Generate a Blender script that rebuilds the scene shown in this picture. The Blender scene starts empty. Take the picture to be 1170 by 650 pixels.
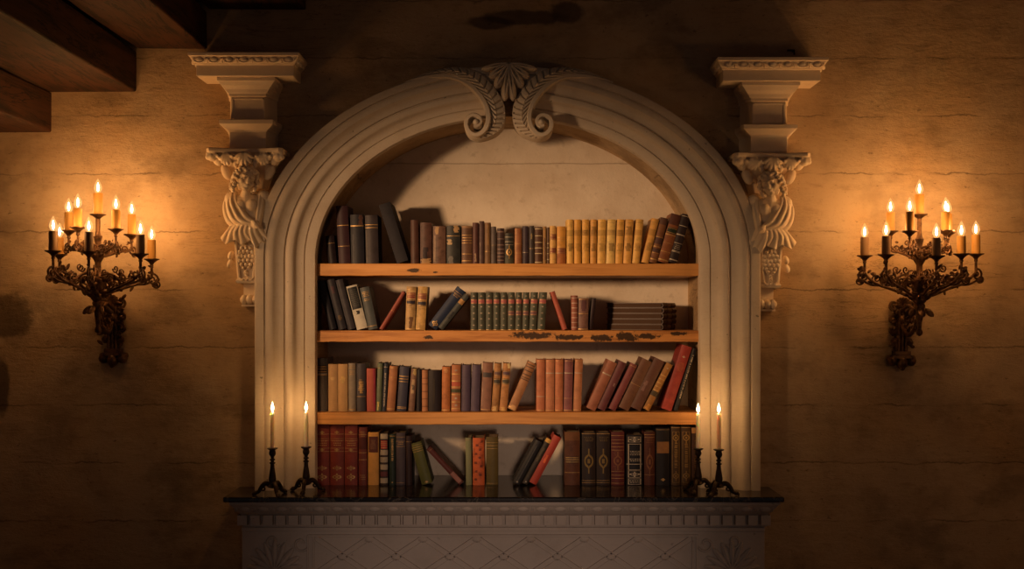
import bpy, math, random
from mathutils import Vector, Matrix
from mathutils.geometry import tessellate_polygon
random.seed(11)
SC = bpy.context.scene
COL = SC.collection
PI = math.pi

# ---------------------------------------------------------------- camera model
D0, F, CX, HY, ZC = 5.2, 1300.0, 585.0, 355.0, 1.953
ZM = 1.15                                    # top of the mantel slab
def P(px, py, Y=0.0):
    s = (D0 + Y) / F
    return Vector(((px - CX) * s, Y, ZC - (py - HY) * s))

# ---------------------------------------------------------------- mesh builder
class MB:
    def __init__(self):
        self.v, self.f, self.m = [], [], []
    def add(self, vs, fs, m=0):
        b = len(self.v)
        self.v += [Vector(p) for p in vs]
        for q in fs:
            self.f.append([b + i for i in q]); self.m.append(m)
    def box(self, x0, x1, y0, y1, z0, z1, m=0):
        self.add([(x0,y0,z0),(x1,y0,z0),(x1,y1,z0),(x0,y1,z0),(x0,y0,z1),(x1,y0,z1),(x1,y1,z1),(x0,y1,z1)],
                 [(0,3,2,1),(4,5,6,7),(0,1,5,4),(1,2,6,5),(2,3,7,6),(3,0,4,7)], m)
    def loops(self, rings, m=0, cap=True, closed=True):
        n = len(rings[0]); vs = [p for r in rings for p in r]; fs = []
        for i in range(len(rings) - 1):
            for j in range(n if closed else n - 1):
                k = (j + 1) % n
                fs.append((i*n + j, i*n + k, (i+1)*n + k, (i+1)*n + j))
        if cap and closed:
            fs.append(tuple(range(n - 1, -1, -1)))
            fs.append(tuple((len(rings)-1)*n + j for j in range(n)))
        self.add(vs, fs, m)
    def tube(self, pts, r, seg=7, m=0):
        pts = [Vector(p) for p in pts]; n = len(pts)
        rs = r if isinstance(r, (list, tuple)) else [r] * n
        rings = []; up = None
        for i, p in enumerate(pts):
            t = (pts[min(i+1, n-1)] - pts[max(i-1, 0)])
            t = t.normalized() if t.length > 1e-9 else Vector((0,0,1))
            if up is None:
                up = Vector((0,1,0)) if abs(t.y) < .9 else Vector((1,0,0))
            a = t.cross(up)
            if a.length < 1e-6: a = t.cross(Vector((1,0,0)))
            a.normalize(); b = a.cross(t).normalized(); up = b
            rings.append([p + rs[i]*(math.cos(2*PI*k/seg)*a + math.sin(2*PI*k/seg)*b) for k in range(seg)])
        self.loops(rings, m)
    def lathe(self, c, prof, seg=16, m=0):
        # prof: (r, z) from bottom to top, about a vertical axis through c
        c = Vector(c)
        self.loops([[c + Vector((max(r,1e-4)*math.cos(2*PI*k/seg), max(r,1e-4)*math.sin(2*PI*k/seg), z)) for k in range(seg)] for r, z in prof], m)
    def ell(self, c, rad, rot=None, m=0, nu=12, nv=8):
        c = Vector(c); rings = []
        for i in range(nv + 1):
            a = PI * (i + (0.04 if i == 0 else -0.04 if i == nv else 0)) / nv
            ring = []
            for k in range(nu):
                b = 2*PI*k/nu
                p = Vector((rad[0]*math.sin(a)*math.cos(b), rad[1]*math.sin(a)*math.sin(b), -rad[2]*math.cos(a)))
                ring.append(c + (rot @ p if rot else p))
            rings.append(ring)
        self.loops(rings, m)
    def build(self, name, mats, parent=None, org=None, sharp=40, flat=False):
        me = bpy.data.meshes.new(name)
        o_ = org if org is not None else (ORG.get(parent.name, Vector()) if parent else Vector())
        me.from_pydata([tuple(p - o_) for p in self.v], [], self.f)
        mats = mats if isinstance(mats, (list, tuple)) else [mats]
        for mt in mats: me.materials.append(mt)
        me.polygons.foreach_set('material_index', self.m)
        if not flat:
            me.polygons.foreach_set('use_smooth', [True]*len(self.f))
            me.set_sharp_from_angle(angle=math.radians(sharp))
        me.update()
        o = bpy.data.objects.new(name, me); COL.objects.link(o)
        if parent: o.parent = parent; ORG[o.name] = o_
        return o
ORG = {}

def tag(o, label, cat, group=None):
    o['label'] = label; o['category'] = cat
    if group: o['group'] = group
    return o
def empty(name, loc, label, cat, group=None):
    o = bpy.data.objects.new(name, None); COL.objects.link(o)
    o.location = loc; o.empty_display_size = .03
    ORG[o.name] = Vector(loc)
    return tag(o, label, cat, group)
def struct(o):
    o['kind'] = 'structure'; return o
def bevel(o, w, seg=2):
    b = o.modifiers.new('bevel', 'BEVEL'); b.width = w; b.segments = seg; b.limit_method = 'ANGLE'; b.angle_limit = math.radians(40)
    return o
def weld(o):
    import bmesh
    b = bmesh.new(); b.from_mesh(o.data); bmesh.ops.remove_doubles(b, verts=b.verts, dist=2e-5); b.to_mesh(o.data); b.free()
    o.data.polygons.foreach_set('use_smooth', [True]*len(o.data.polygons)); o.data.set_sharp_from_angle(angle=math.radians(40))
def remesh(o, vox, it=3, fac=.5):
    r = o.modifiers.new('remesh', 'REMESH'); r.mode = 'VOXEL'; r.voxel_size = vox; r.use_smooth_shade = True
    s = o.modifiers.new('smooth', 'SMOOTH'); s.iterations = it; s.factor = fac
    return o

# ---------------------------------------------------------------- materials
def lin(c):
    def f(x):
        x /= 255.0
        return x/12.92 if x <= .04045 else ((x+.055)/1.055)**2.4
    return tuple(f(x) for x in c)
class N:
    """small node helper"""
    def __init__(self, name):
        self.mat = bpy.data.materials.new(name); self.mat.use_nodes = True
        self.t = self.mat.node_tree; self.t.nodes.clear()
        self.out = self.n('ShaderNodeOutputMaterial')
    def n(self, ty, **kw):
        x = self.t.nodes.new(ty)
        for k, v in kw.items(): setattr(x, k, v)
        return x
    def l(self, a, b): self.t.links.new(a, b)
    def setin(self, node, key, val):
        if hasattr(val, 'links') or isinstance(val, bpy.types.NodeSocket): self.l(val, node.inputs[key])
        else: node.inputs[key].default_value = val
    def coord(self, kind='Object', scale=(1,1,1), loc=(0,0,0)):
        c = self.n('ShaderNodeTexCoord'); m = self.n('ShaderNodeMapping')
        m.inputs['Scale'].default_value = scale; m.inputs['Location'].default_value = loc
        self.l(c.outputs[kind], m.inputs['Vector']); return m.outputs['Vector']
    def noise(self, vec, scale, detail=5, rough=.55, dist=0):
        x = self.n('ShaderNodeTexNoise'); self.l(vec, x.inputs['Vector'])
        x.inputs['Scale'].default_value = scale; x.inputs['Detail'].default_value = detail
        x.inputs['Roughness'].default_value = rough; x.inputs['Distortion'].default_value = dist
        return x.outputs['Fac']
    def rng(self, v, a, b, c=0., d=1., smooth=True):
        x = self.n('ShaderNodeMapRange'); x.interpolation_type = 'SMOOTHSTEP' if smooth else 'LINEAR'
        self.setin(x, 'Value', v)
        x.inputs['From Min'].default_value = a; x.inputs['From Max'].default_value = b
        x.inputs['To Min'].default_value = c; x.inputs['To Max'].default_value = d
        return x.outputs['Result']
    def math(self, op, a, b=0.):
        x = self.n('ShaderNodeMath', operation=op); self.setin(x, 0, a); self.setin(x, 1, b); return x.outputs[0]
    def mix(self, fac, a, b, mode='MIX'):
        x = self.n('ShaderNodeMix', data_type='RGBA', blend_type=mode)
        self.setin(x, 0, fac)
        for key, v in ((6, a), (7, b)):
            if isinstance(v, tuple): x.inputs[key].default_value = (*v[:3], 1)
            else: self.l(v, x.inputs[key])
        return x.outputs[2]
    def bump(self, h, strength, dist, prev=None):
        x = self.n('ShaderNodeBump'); x.inputs['Strength'].default_value = strength; x.inputs['Distance'].default_value = dist
        self.l(h, x.inputs['Height'])
        if prev: self.l(prev, x.inputs['Normal'])
        return x.outputs['Normal']
    def bsdf(self, col, rough=.7, metal=0., nrm=None, spec=.4):
        b = self.n('ShaderNodeBsdfPrincipled')
        if isinstance(col, tuple): b.inputs['Base Color'].default_value = (*col[:3], 1)
        else: self.l(col, b.inputs['Base Color'])
        self.setin(b, 'Roughness', rough); b.inputs['Metallic'].default_value = metal
        b.inputs['Specular IOR Level'].default_value = spec
        if nrm: self.l(nrm, b.inputs['Normal'])
        self.l(b.outputs[0], self.out.inputs['Surface']); return b
    def blob(self, vec, px, py, rx, ry, amp=.6, seed=0., fr=9):
        """a stain of its own ragged shape, centred at a photo point of the wall plane"""
        c = P(px, py, 0)
        s = self.n('ShaderNodeVectorMath', operation='SUBTRACT'); self.l(vec, s.inputs[0]); s.inputs[1].default_value = (c.x, 0, c.z)
        k = self.n('ShaderNodeVectorMath', operation='MULTIPLY'); self.l(s.outputs[0], k.inputs[0])
        k.inputs[1].default_value = (1/(rx*.004), 0, 1/(ry*.004))
        ln = self.n('ShaderNodeVectorMath', operation='LENGTH'); self.l(k.outputs[0], ln.inputs[0])
        nz = self.noise(vec, fr + seed, 5, .68)
        d = self.math('ADD', ln.outputs['Value'], self.math('MULTIPLY', self.math('SUBTRACT', nz, .5), amp*2))
        return self.rng(d, 1.15, .75)

def mat_wall(name, base, dark, warm, joints=True, stains=()):
    q = N(name); v = q.coord()
    big = q.noise(v, 1.3, 4, .55); mid = q.noise(v, 5, 6, .6); fine = q.noise(v, 60, 4, .65)
    vs = q.coord(scale=(1.6, 1, 5)); streak = q.noise(vs, 3.6, 8, .72, .25)
    c = q.mix(q.rng(big, .38, .66), base, warm)
    c = q.mix(q.math('MULTIPLY', q.rng(mid, .45, .75), .55), c, dark)
    c = q.mix(q.math('MULTIPLY', q.rng(streak, .52, .72), .5), c, dark)
    c = q.mix(q.math('MULTIPLY', q.rng(fine, .55, .8), .35), c, tuple(x*.45 for x in dark))
    pit = q.noise(q.coord(scale=(.8,1,1.5)), 34, 5, .65)
    pitm = q.rng(pit, .61, .70)
    c = q.mix(q.math('MULTIPLY', pitm, .6), c, tuple(x*.3 for x in dark))
    nrm = q.bump(streak, .45, .016); nrm = q.bump(mid, .35, .02, nrm); nrm = q.bump(fine, .35, .004, nrm)
    blot = q.noise(q.coord(scale=(1,1,1.8), loc=(5,0,3)), 2.4, 7, .65)
    c = q.mix(q.math('MULTIPLY', q.rng(blot, .5, .68), .5), c, tuple(x*.6 for x in dark))
    vc = q.coord(scale=(.7, 1, 5), loc=(2.3, 0, .7)); cr = q.noise(vc, 2.6, 9, .7, .8)
    ridge = q.math('ABSOLUTE', q.math('SUBTRACT', cr, .5))
    crack = q.math('MULTIPLY', q.rng(ridge, .012, .0), q.rng(big, .5, .62))
    c = q.mix(q.math('MULTIPLY', crack, .6), c, tuple(x*.2 for x in dark)); nrm = q.bump(crack, -.6, .01, nrm)
    if joints:
        sx = q.n('ShaderNodeSeparateXYZ'); q.l(v, sx.inputs[0])
        wob = q.math('MULTIPLY', q.math('SUBTRACT', q.noise(v, 9, 6, .65), .5), .05)
        cb = q.n('ShaderNodeCombineXYZ')
        q.l(q.math('ADD', sx.outputs[0], wob), cb.inputs[0]); q.l(q.math('ADD', q.math('ADD', sx.outputs[2], wob), .064), cb.inputs[1])
        br = q.n('ShaderNodeTexBrick'); q.l(cb.outputs[0], br.inputs['Vector'])
        br.inputs['Scale'].default_value = 1; br.inputs['Mortar Size'].default_value = .004; br.inputs['Mortar Smooth'].default_value = .4
        br.inputs['Brick Width'].default_value = 7.3; br.inputs['Row Height'].default_value = .2643
        br.inputs['Color1'].default_value = (.9,.9,.9,1); br.inputs['Color2'].default_value = (1,1,1,1); br.inputs['Mortar'].default_value = (.95,.95,.95,1)
        c = q.mix(.55, c, br.outputs['Color'], 'MULTIPLY')
        jm = q.math('MULTIPLY', br.outputs['Fac'], q.rng(q.noise(v, 4.2, 3), .38, .6))
        c = q.mix(q.math('MULTIPLY', jm, .55), c, tuple(x*.25 for x in dark)); nrm = q.bump(jm, -.5, .010, nrm)
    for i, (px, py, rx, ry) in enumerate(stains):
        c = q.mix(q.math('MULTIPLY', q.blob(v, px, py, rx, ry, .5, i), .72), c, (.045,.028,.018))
    q.bsdf(c, .9, 0, nrm, .2); return q.mat

def mat_stone(name, base, dark, rough=.75, grain=1.):
    q = N(name); v = q.coord()
    mid = q.noise(v, 6, 6, .65); fine = q.noise(v, 90, 3, .6); pit = q.noise(v, 34, 3, .55)
    chis = q.noise(q.coord(scale=(1,1,5)), 22, 5, .65)
    c = q.mix(q.math('MULTIPLY', q.rng(mid, .45, .8), .55), base, dark)
    c = q.mix(q.math('MULTIPLY', q.rng(fine, .55, .8), .25*grain), c, dark)
    pm = q.rng(pit, .70, .74)
    c = q.mix(q.math('MULTIPLY', pm, .7*grain), c, tuple(x*.25 for x in dark))
    c = q.mix(q.math('MULTIPLY', q.rng(chis, .52, .75), .3*grain), c, dark)
    nrm = q.bump(mid, .3, .012); nrm = q.bump(chis, .3*grain, .004, nrm); nrm = q.bump(fine, .3*grain, .002, nrm); nrm = q.bump(pm, -.5*grain, .003, nrm)
    q.bsdf(c, rough, 0, nrm, .3); return q.mat

def mat_wood(name, base, dark, axis='X', rough=.5, stains=(), contrast=.7, scale=1.):
    q = N(name)
    s = {'X': (1.2,9,26), 'Y': (9,1.0,9)}[axis]
    v = q.coord(scale=tuple(a*scale for a in s)); o = q.coord()
    g = q.noise(v, 2.0, 6, .6, .8); g2 = q.noise(v, 7, 4, .6, .3); pat = q.noise(o, 3.5, 3)
    c = q.mix(q.math('MULTIPLY', q.rng(g, .42, .72), contrast), base, dark)
    c = q.mix(q.math('MULTIPLY', q.rng(g2, .5, .8), contrast*.6), c, dark)
    c = q.mix(q.math('MULTIPLY', q.rng(pat, .5, .75), .3), c, tuple(x*.6 for x in dark))
    for i, (px, py, rx, ry) in enumerate(stains):
        c = q.mix(q.math('MULTIPLY', q.blob(o, px, py, rx, ry, 1.5, i*3, 42), .92), c, (.012,.008,.006))
    if axis == 'Y':
        ck = q.noise(q.coord(scale=(5,.5,5)), 3.2, 7, .65, .6)
        c = q.mix(q.rng(q.math('ABSOLUTE', q.math('SUBTRACT', ck, .5)), .022, .004), c, (.003,.0015,.001))
    nrm = q.bump(g2, .25, .003)
    q.bsdf(c, rough, 0, nrm, .35); return q.mat

def mat_metal(name, col, rough=.45, metal=.85, col2=None):
    q = N(name); v = q.coord()
    n1 = q.noise(v, 40, 4)
    c = q.mix(q.rng(n1, .4, .7), col, col2 or tuple(x*.4 for x in col))
    q.bsdf(c, rough, metal, q.bump(n1, .2, .002), .5); return q.mat

def mat_glow(name, col, strength, transp=0.):
    q = N(name); e = q.n('ShaderNodeEmission'); e.inputs[0].default_value = (*col, 1); e.inputs[1].default_value = strength
    if transp > 0:
        lw = q.n('ShaderNodeLayerWeight'); lw.inputs['Blend'].default_value = .35
        t = q.n('ShaderNodeBsdfTransparent'); mx = q.n('ShaderNodeMixShader')
        q.setin(mx, 0, q.rng(lw.outputs['Facing'], 0., 1., 1-transp, (1-transp)*1.9))
        q.l(t.outputs[0], mx.inputs[1]); q.l(e.outputs[0], mx.inputs[2]); q.l(mx.outputs[0], q.out.inputs['Surface'])
    else: q.l(e.outputs[0], q.out.inputs['Surface'])
    q.mat.cycles.emission_sampling = 'NONE'
    return q.mat

LEATHER = {}
def mat_leather(col, mott=.5, rough=.5):
    k = (tuple(round(x, 3) for x in col), mott, rough)
    if k in LEATHER: return LEATHER[k]
    q = N('leather'); v = q.coord()
    oi = q.n('ShaderNodeObjectInfo')
    av = q.n('ShaderNodeVectorMath', operation='ADD'); q.l(v, av.inputs[0])
    cb = q.n('ShaderNodeCombineXYZ'); q.l(q.math('MULTIPLY', oi.outputs['Random'], 37.), cb.inputs[0]); q.l(cb.outputs[0], av.inputs[1]); v = av.outputs[0]
    a = q.noise(v, 24, 5, .65); b = q.noise(v, 110, 3, .6); w = q.noise(v, 55, 3, .7)
    c = q.mix(q.math('MULTIPLY', q.rng(a, .42, .68), mott), col, tuple(x*.42 for x in col))
    c = q.mix(q.math('MULTIPLY', q.rng(w, .60, .74), mott*.6), c, tuple(min(.8, x*1.7 + b_) for x, b_ in zip(col, (.006,.003,.001))))
    c = q.mix(q.math('MULTIPLY', q.rng(b, .5, .75), .3*mott), c, tuple(x*.5 for x in col))
    q.bsdf(c, rough, 0, q.bump(b, .25, .0015), .22)
    LEATHER[k] = q.mat; return q.mat

M = {}
ND_ = .36
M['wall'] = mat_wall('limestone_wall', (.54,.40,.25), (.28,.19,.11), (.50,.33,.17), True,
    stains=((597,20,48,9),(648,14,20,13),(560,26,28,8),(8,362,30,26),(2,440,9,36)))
q = N('niche_plaster'); v = q.coord()
n1 = q.noise(v, 2.2, 5, .6); n2 = q.noise(v, 26, 5, .65); n3 = q.noise(v, 90, 3, .6); sz = q.n('ShaderNodeSeparateXYZ'); q.l(v, sz.inputs[0])
wv = q.math('ADD', sz.outputs[2], q.math('MULTIPLY', q.math('SUBTRACT', q.noise(v, 6, 4), .5), .02))
jt = q.rng(q.math('ABSOLUTE', q.math('SUBTRACT', wv, P(0,187,ND_).z)), .0045, .001)
c = q.mix(q.rng(n1, .36, .68), (.76,.67,.55), (.60,.50,.39)); c = q.mix(q.math('MULTIPLY', q.rng(n2, .56, .72), .35), c, (.36,.29,.21))
c = q.mix(q.math('MULTIPLY', jt, .5), c, (.22,.16,.11))
nb = q.bump(n2, .4, .006); nb = q.bump(n3, .3, .003, nb); nb = q.bump(jt, -.5, .006, nb)
q.bsdf(c, .92, 0, nb, .2); M['niche'] = q.mat
M['floor'] = mat_wall('flagstone_floor', (.25,.2,.16), (.14,.11,.09), (.22,.17,.12), False)
M['stone'] = mat_stone('carved_limestone', (.63,.54,.43), (.48,.38,.28))
M['corbel'] = mat_stone('corbel_limestone', (.82,.68,.50), (.64,.50,.35), .7, .5)
M['mantel'] = mat_stone('mantel_limestone', (.52,.46,.42), (.38,.33,.29), .8, .6)
M['marble'] = None
q = N('polished_black_marble'); v = q.coord()
nn = q.noise(v, 5, 6, .6, 1.2)
q.bsdf(q.mix(q.rng(q.math('ABSOLUTE', q.math('SUBTRACT', nn, .5)), .012, 0.), (.011,.008,.007), (.10,.08,.06)), .16, 0, None, .55); M['marble'] = q.mat
M['pine'] = mat_wood('pine_shelf', (.62,.30,.09), (.38,.155,.04), 'X', .5, stains=((474,308.5,8,2.2),(498,311,3,1)))
M['pine_burnt'] = mat_wood('knotty_pine_shelf', (.56,.26,.08), (.32,.125,.035), 'X', .5,
    stains=((606,383,22,4),(650,385,16,3),(688,386,13,4),(716,384,12,6),(740,384,13,3),(775,381,10,2),(490,385,5,2)), contrast=.9)
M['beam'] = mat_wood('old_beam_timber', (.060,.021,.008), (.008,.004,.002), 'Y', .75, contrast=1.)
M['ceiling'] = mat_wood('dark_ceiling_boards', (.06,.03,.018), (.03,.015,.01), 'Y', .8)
M['bronze'] = mat_metal('dark_bronze', (.15,.075,.032), .45, .7, (.04,.02,.010))
M['iron'] = mat_metal('blackened_iron', (.045,.026,.016), .5, .7)
M['ivory'] = mat_stone('ivory_candle_sleeve', (.50,.26,.06), (.36,.17,.03), .5, .1)
M['sleeve_shaded'] = mat_stone('shaded_candle_sleeve', (.26,.15,.07), (.15,.08,.035), .55, .1)  # darker copy of the sleeve colour, painted shade for the sleeves in shadow
M['wax'] = mat_stone('white_taper_wax', (.84,.72,.60), (.78,.66,.54), .4, .05)
_b = [n for n in M['wax'].node_tree.nodes if n.type == 'BSDF_PRINCIPLED'][0]
_b.inputs['Subsurface Weight'].default_value = 1.; _b.inputs['Subsurface Scale'].default_value = .06; _b.inputs['Subsurface Radius'].default_value = (1., .55, .3)
M['wick'] = mat_metal('charred_wick', (.02,.015,.012), .9, 0.)
M['bulb'] = mat_glow('lit_bulb_glass', (1.,.55,.20), 1.5, .74)
M['filament'] = mat_glow('lit_filament', (1.,.84,.52), 24.)
M['flame'] = mat_glow('candle_flame', (1.,.76,.38), 9.)
M['gilt'] = mat_metal('gilt_tooling', (.50,.30,.10), .45, .3, (.28,.16,.05))
M['silver'] = mat_metal('pale_tooling', (.46,.39,.30), .5, .2, (.26,.21,.16))
M['pages'] = mat_stone('aged_page_edges', (.36,.27,.17), (.22,.15,.09), .9, .6)
M['pages_dark'] = mat_stone('dark_page_edges', (.070,.036,.020), (.035,.019,.011), .8, .6)  # darker page colour, for the flat stack and one thin book
# ================================================================ the room
SA = -.06                                     # plane in which the arch is traced
AX = P(580, 0, SA).x
def ellipse_pt(t, a, b, cy=297.):             # t from 0 (right) to pi (left), through the crown
    return P(580 + a*math.cos(t), cy - b*math.sin(t), SA)
ARC_N = 56
def opening(a, b, zb):
    pts = []
    r = ellipse_pt(0, a, b); pts.append((r.x, zb))
    for i in range(ARC_N + 1):
        p = ellipse_pt(PI*i/ARC_N, a, b); pts.append((p.x, p.z))
    pts.append((pts[-1][0], zb)); return pts
ND = .36                                      # depth of the niche
hole = opening(222.5, 166.5, ZM - .045)
def zc_ceiling(x):
    k = .483
    return 2.953 + .23 + k*(x + 2.1) if x < 1.0 else 2.953 + .23 + k*3.1 - k*(x - 1.0)
WX = 3.1
mb = MB()
outer = [(-WX, 0), (WX, 0), (WX, zc_ceiling(WX)), (1.0, zc_ceiling(1.0)), (-WX, zc_ceiling(-WX))]
loopo = [Vector((x, 0, z)) for x, z in outer]; looph = [Vector((x, 0, z)) for x, z in hole]
allp = loopo + looph
mb.add(allp, [t for t in tessellate_polygon([loopo, looph])])
nh = len(hole)
mb.loops([[Vector((x, y, z)) for x, z in hole] for y in (0, ND)], cap=False)
struct(mb.build('wall_back', M['wall'], flat=True))
mb = MB()
bk = [Vector((x, ND, z)) for x, z in hole]; mb.add(bk, [tuple(range(nh))])
bk2 = [Vector((x*1.02, ND + .05, z)) for x, z in hole]; mb.add(bk2, [tuple(range(nh-1, -1, -1))])
struct(mb.build('wall_niche', M['niche'], flat=True))
mb = MB(); mb.box(-WX, WX, -5.6, .5, -.06, 0); struct(mb.build('floor', M['floor'], flat=True))
mb = MB(); mb.box(-WX-.12, -WX, -5.6, .5, 0, zc_ceiling(-WX)); struct(mb.build('wall_left', M['wall'], flat=True))
mb = MB(); mb.box(WX, WX+.12, -5.6, .5, 0, zc_ceiling(WX)); struct(mb.build('wall_right', M['wall'], flat=True))
mb = MB()
prof = [(x, zc_ceiling(x)) for x in (-WX-.12, 1.0, WX+.12)]
mb.loops([[Vector((x, y, z)) for x, z in prof] + [Vector((x, y, z+.08)) for x, z in reversed(prof)] for y in (-5.6, .5)])
struct(mb.build('ceiling', M['ceiling'], flat=True))

# ---------------------------------------------------------------- roof timbers
def timber(x0, x1, ytop, ybot, length, label):
    a = P(x0, ybot); b = P(x1, ytop)
    mb = MB(); n = 14; rng = random.Random(x1)
    rings = []
    for i in range(n + 1):
        y = -.004 - length*i/n; j = lambda: rng.uniform(-.005, .005)
        rings.append([Vector((a.x + j(), y, a.z + j())), Vector((b.x + j()*.4, y, a.z + j()*.6)), Vector((b.x + j()*.4, y, b.z)), Vector((a.x, y, b.z))])
    mb.loops(rings)
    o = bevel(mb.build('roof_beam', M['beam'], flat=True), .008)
    return tag(o, label, 'beam', 'stepped timbers in the top left corner')
timber(-62, 60, 106, 152, 3.3, 'lowest dark timber roof beam, jutting out at the left edge of the photo')
timber(38, 157, 59, 105, 3.3, 'dark timber roof beam, second lowest of the stepped beams at top left')
timber(158, 237, 13, 57, 3.3, 'dark timber roof beam ending just above the left stone corbel cornice')
timber(238, 350, -34, 12, 3.3, 'highest dark timber roof beam, its underside just showing at the top edge')

# ================================================================ stone arch around the niche
arch = empty('stone_archway', (AX, 0, ZM), 'pale carved stone archway moulding around the book niche with curled scrolls at its crown', 'archway')
PROF = [(0,.004)] + [((359.5-x)/66.5, y) for x, y in ((359.4,-.036),(358.6,-.044),(354,-.052),(348.2,-.055),(347.5,-.048),(346.8,-.048),(346.2,-.056),(344,-.058),(341,-.061),(338.5,-.067),(336.6,-.076),(335.4,-.087),
        (334,-.091),(331,-.094),(327.6,-.092),(326.6,-.088),(326.1,-.080),(325.1,-.080),(324.5,-.090),(321,-.092),(318.5,-.096),(316,-.103),(314.2,-.112),(313,-.117),(310,-.119),(306,-.118),(305,-.115),(304.6,-.111),(303.8,-.111),(303.3,-.121),(296,-.124),(294,-.122),(293,-.114))] + [(1.0,-.001)]
def moulding(side):
    mb = MB(); rings = []
    def sec(pi_, po):
        return [Vector((pi_.x + (po.x-pi_.x)*u, Y, pi_.z + (po.z-pi_.z)*u)) for u, Y in PROF]
    ai, bi, ao, bo = 220., 164., 286., 219.
    for i in range(8):
        z = ZM + (ellipse_pt(0, ai, bi).z - ZM)*i/8
        a = P(580 + side*ai, 297, SA); b = P(580 + side*ao, 297, SA)
        rings.append(sec(Vector((a.x,0,z)), Vector((b.x,0,z))))
    for i in range(41):
        t = (PI/2 - .055)*i/40
        a = P(580 + side*ai*math.cos(t), 297 - bi*math.sin(t), SA); b = P(580 + side*ao*math.cos(t), 297 - bo*math.sin(t), SA)
        rings.append(sec(a, b))
    if side < 0: rings = [list(reversed(r)) for r in rings]
    mb.loops(rings)
    return mb.build('moulding', M['stone'], arch, sharp=38)
moulding(-1); moulding(1)
def spline(pts, n):
    """Catmull-Rom through pts"""
    out = []; k = len(pts)
    for i in range(k - 1):
        p0, p1, p2, p3 = pts[max(i-1,0)], pts[i], pts[i+1], pts[min(i+2,k-1)]
        for j in range(n):
            t = j/n
            out.append(tuple(.5*((2*b) + (-a+c)*t + (2*a-5*b+4*c-d)*t*t + (-a+3*b-3*c+d)*t**3) for a, b, c, d in zip(p0,p1,p2,p3)))
    out.append(tuple(pts[-1])); return out
# scroll curves traced on the left half and mirrored about the axis
RIM = [(462,92.5),(482,87.5),(500,85.8),(517,87),(534,94.5),(546,106),(554.5,119),(558,132),(557,143),(552,151.5),(544,155),(536.5,151.5),(533,144),(534.5,136.5),(540.5,132.5),(547,134.5),(549.5,140),(546.5,145),(541.5,144.5)]
OUT = [(470,88),(488,81),(505,77.5),(522,76),(541,80),(555,89),(567,103),(575.5,118),(577.5,132),(575,143),(568,151.5),(556,157),(545,158.5),(536,155)]
def mir(p, side): return p[0] if side < 0 else 1163 - p[0]
def scroll(side):
    s = None
    mb = MB(); path = spline(RIM, 6); n = len(path)
    rings = []
    for i, p in enumerate(path):
        q0 = path[max(i-1,0)]; q1 = path[min(i+1,n-1)]
        dx, dy = q1[0]-q0[0], q1[1]-q0[1]; L = math.hypot(dx, dy) or 1
        nx, ny = -dy/L, dx/L
        f = i/(n-1); w = (3.0 if f < .5 else 3.0 - 1.0*(f-.5)*2)*min(1, .25 + f*6)
        yf = -.118 - .055*min(1, f*2.2) - (.012*max(0, f-.7)/.3)
        yb = -.03
        a = (mir((p[0]+nx*w,0), side), p[1]+ny*w); b = (mir((p[0]-nx*w,0), side), p[1]-ny*w)
        mids = [(a, yb), (a, yf+.008), ((a[0]*.8+b[0]*.2, a[1]*.8+b[1]*.2), yf), ((a[0]*.2+b[0]*.8, a[1]*.2+b[1]*.8), yf), (b, yf+.008), (b, yb)]
        ring = []
        for (x, y), Y in mids:
            w_ = P(x, y, -.14); ring.append(Vector((w_.x, Y, w_.z)))
        if side > 0: ring.reverse()
        rings.append(ring)
    mb.loops(rings)
    c = P(mir((544.5,0), side), 141, -.14); mb.ell((c.x, -.165, c.z), (.016, .03, .016))
    s = mb.build('scroll', M['stone'], arch, sharp=50)
    # leaf with chevron veins wrapped over the back of the scroll
    mb = MB(); pi_ = spline(RIM[:13], 14)[:]; po = spline(OUT, 12)
    n = 420; m = 26; rings = []
    def at(path, f):
        x = f*(len(path)-1); i = min(int(x), len(path)-2); t = x - i
        return tuple(path[i][k]*(1-t) + path[i+1][k]*t for k in (0, 1))
    pi2 = spline(RIM[:11], 14)
    for i in range(n + 1):
        f = i/n; a = at(pi2, f); b = at(po, f); ring = []
        grow = min(1, f*3.0)
        for k in range(m + 1):
            u = k/m
            x = a[0]*(1-u) + b[0]*u; y = a[1]*(1-u) + b[1]*u
            ph = (f*25 + abs(u-.45)*3.0) % 1.0
            g = min(1, max(0, 1 - abs(ph - .5)/.20)*1.4)*(.3 + .7*grow)
            spine = max(0, 1 - abs(u-.5)/.06)
            Y = -.10 - .052*grow*(math.sin(PI*(.28 + u*.52))**.8) + .013*g*(0 if u < .06 or u > .95 else 1) - .004*spine
            w_ = P(mir((x,0), side), y, -.13); ring.append(Vector((w_.x, Y, w_.z)))
        ring += [Vector((ring[-1].x, -.02, ring[-1].z)), Vector((ring[0].x, -.02, ring[0].z))]
        if side > 0: ring.reverse()
        rings.append(ring)
    mb.loops(rings); mb.build('leaf', M['stone'], s, sharp=60)
scroll(-1); scroll(1)
mb = MB()
c = P(581.5, 74, -.12)
for ang, L, w in ((-7,43,5.6),(7,43,5.6),(-29,32,6.4),(29,32,6.4),(-54,28,5.6),(54,28,5.6),(-78,33,4.4),(78,33,4.4)):
    a = math.radians(ang); R_ = Matrix.Rotation(-a, 3, 'Y'); s = .0039
    for off, ww, dd, yy in ((0, w, .034, 0), ):
        mb.ell(c + R_ @ Vector((0, -.012, -L*s*.45)), (w*s*.62, .030, L*s*.45), R_); mb.ell(c + R_ @ Vector((0, -.012, -L*s*.70)), (w*s*.92, .038, L*s*.29), R_)
    for sg in (-1, 1):
        mb.tube([c + R_ @ Vector((sg*w*s*.34*math.sin(PI*t), -.038 - .012*math.sin(PI*t*.9), -L*s*(.06+.88*t))) for t in [i/10 for i in range(11)]], .0045, 6)
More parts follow.
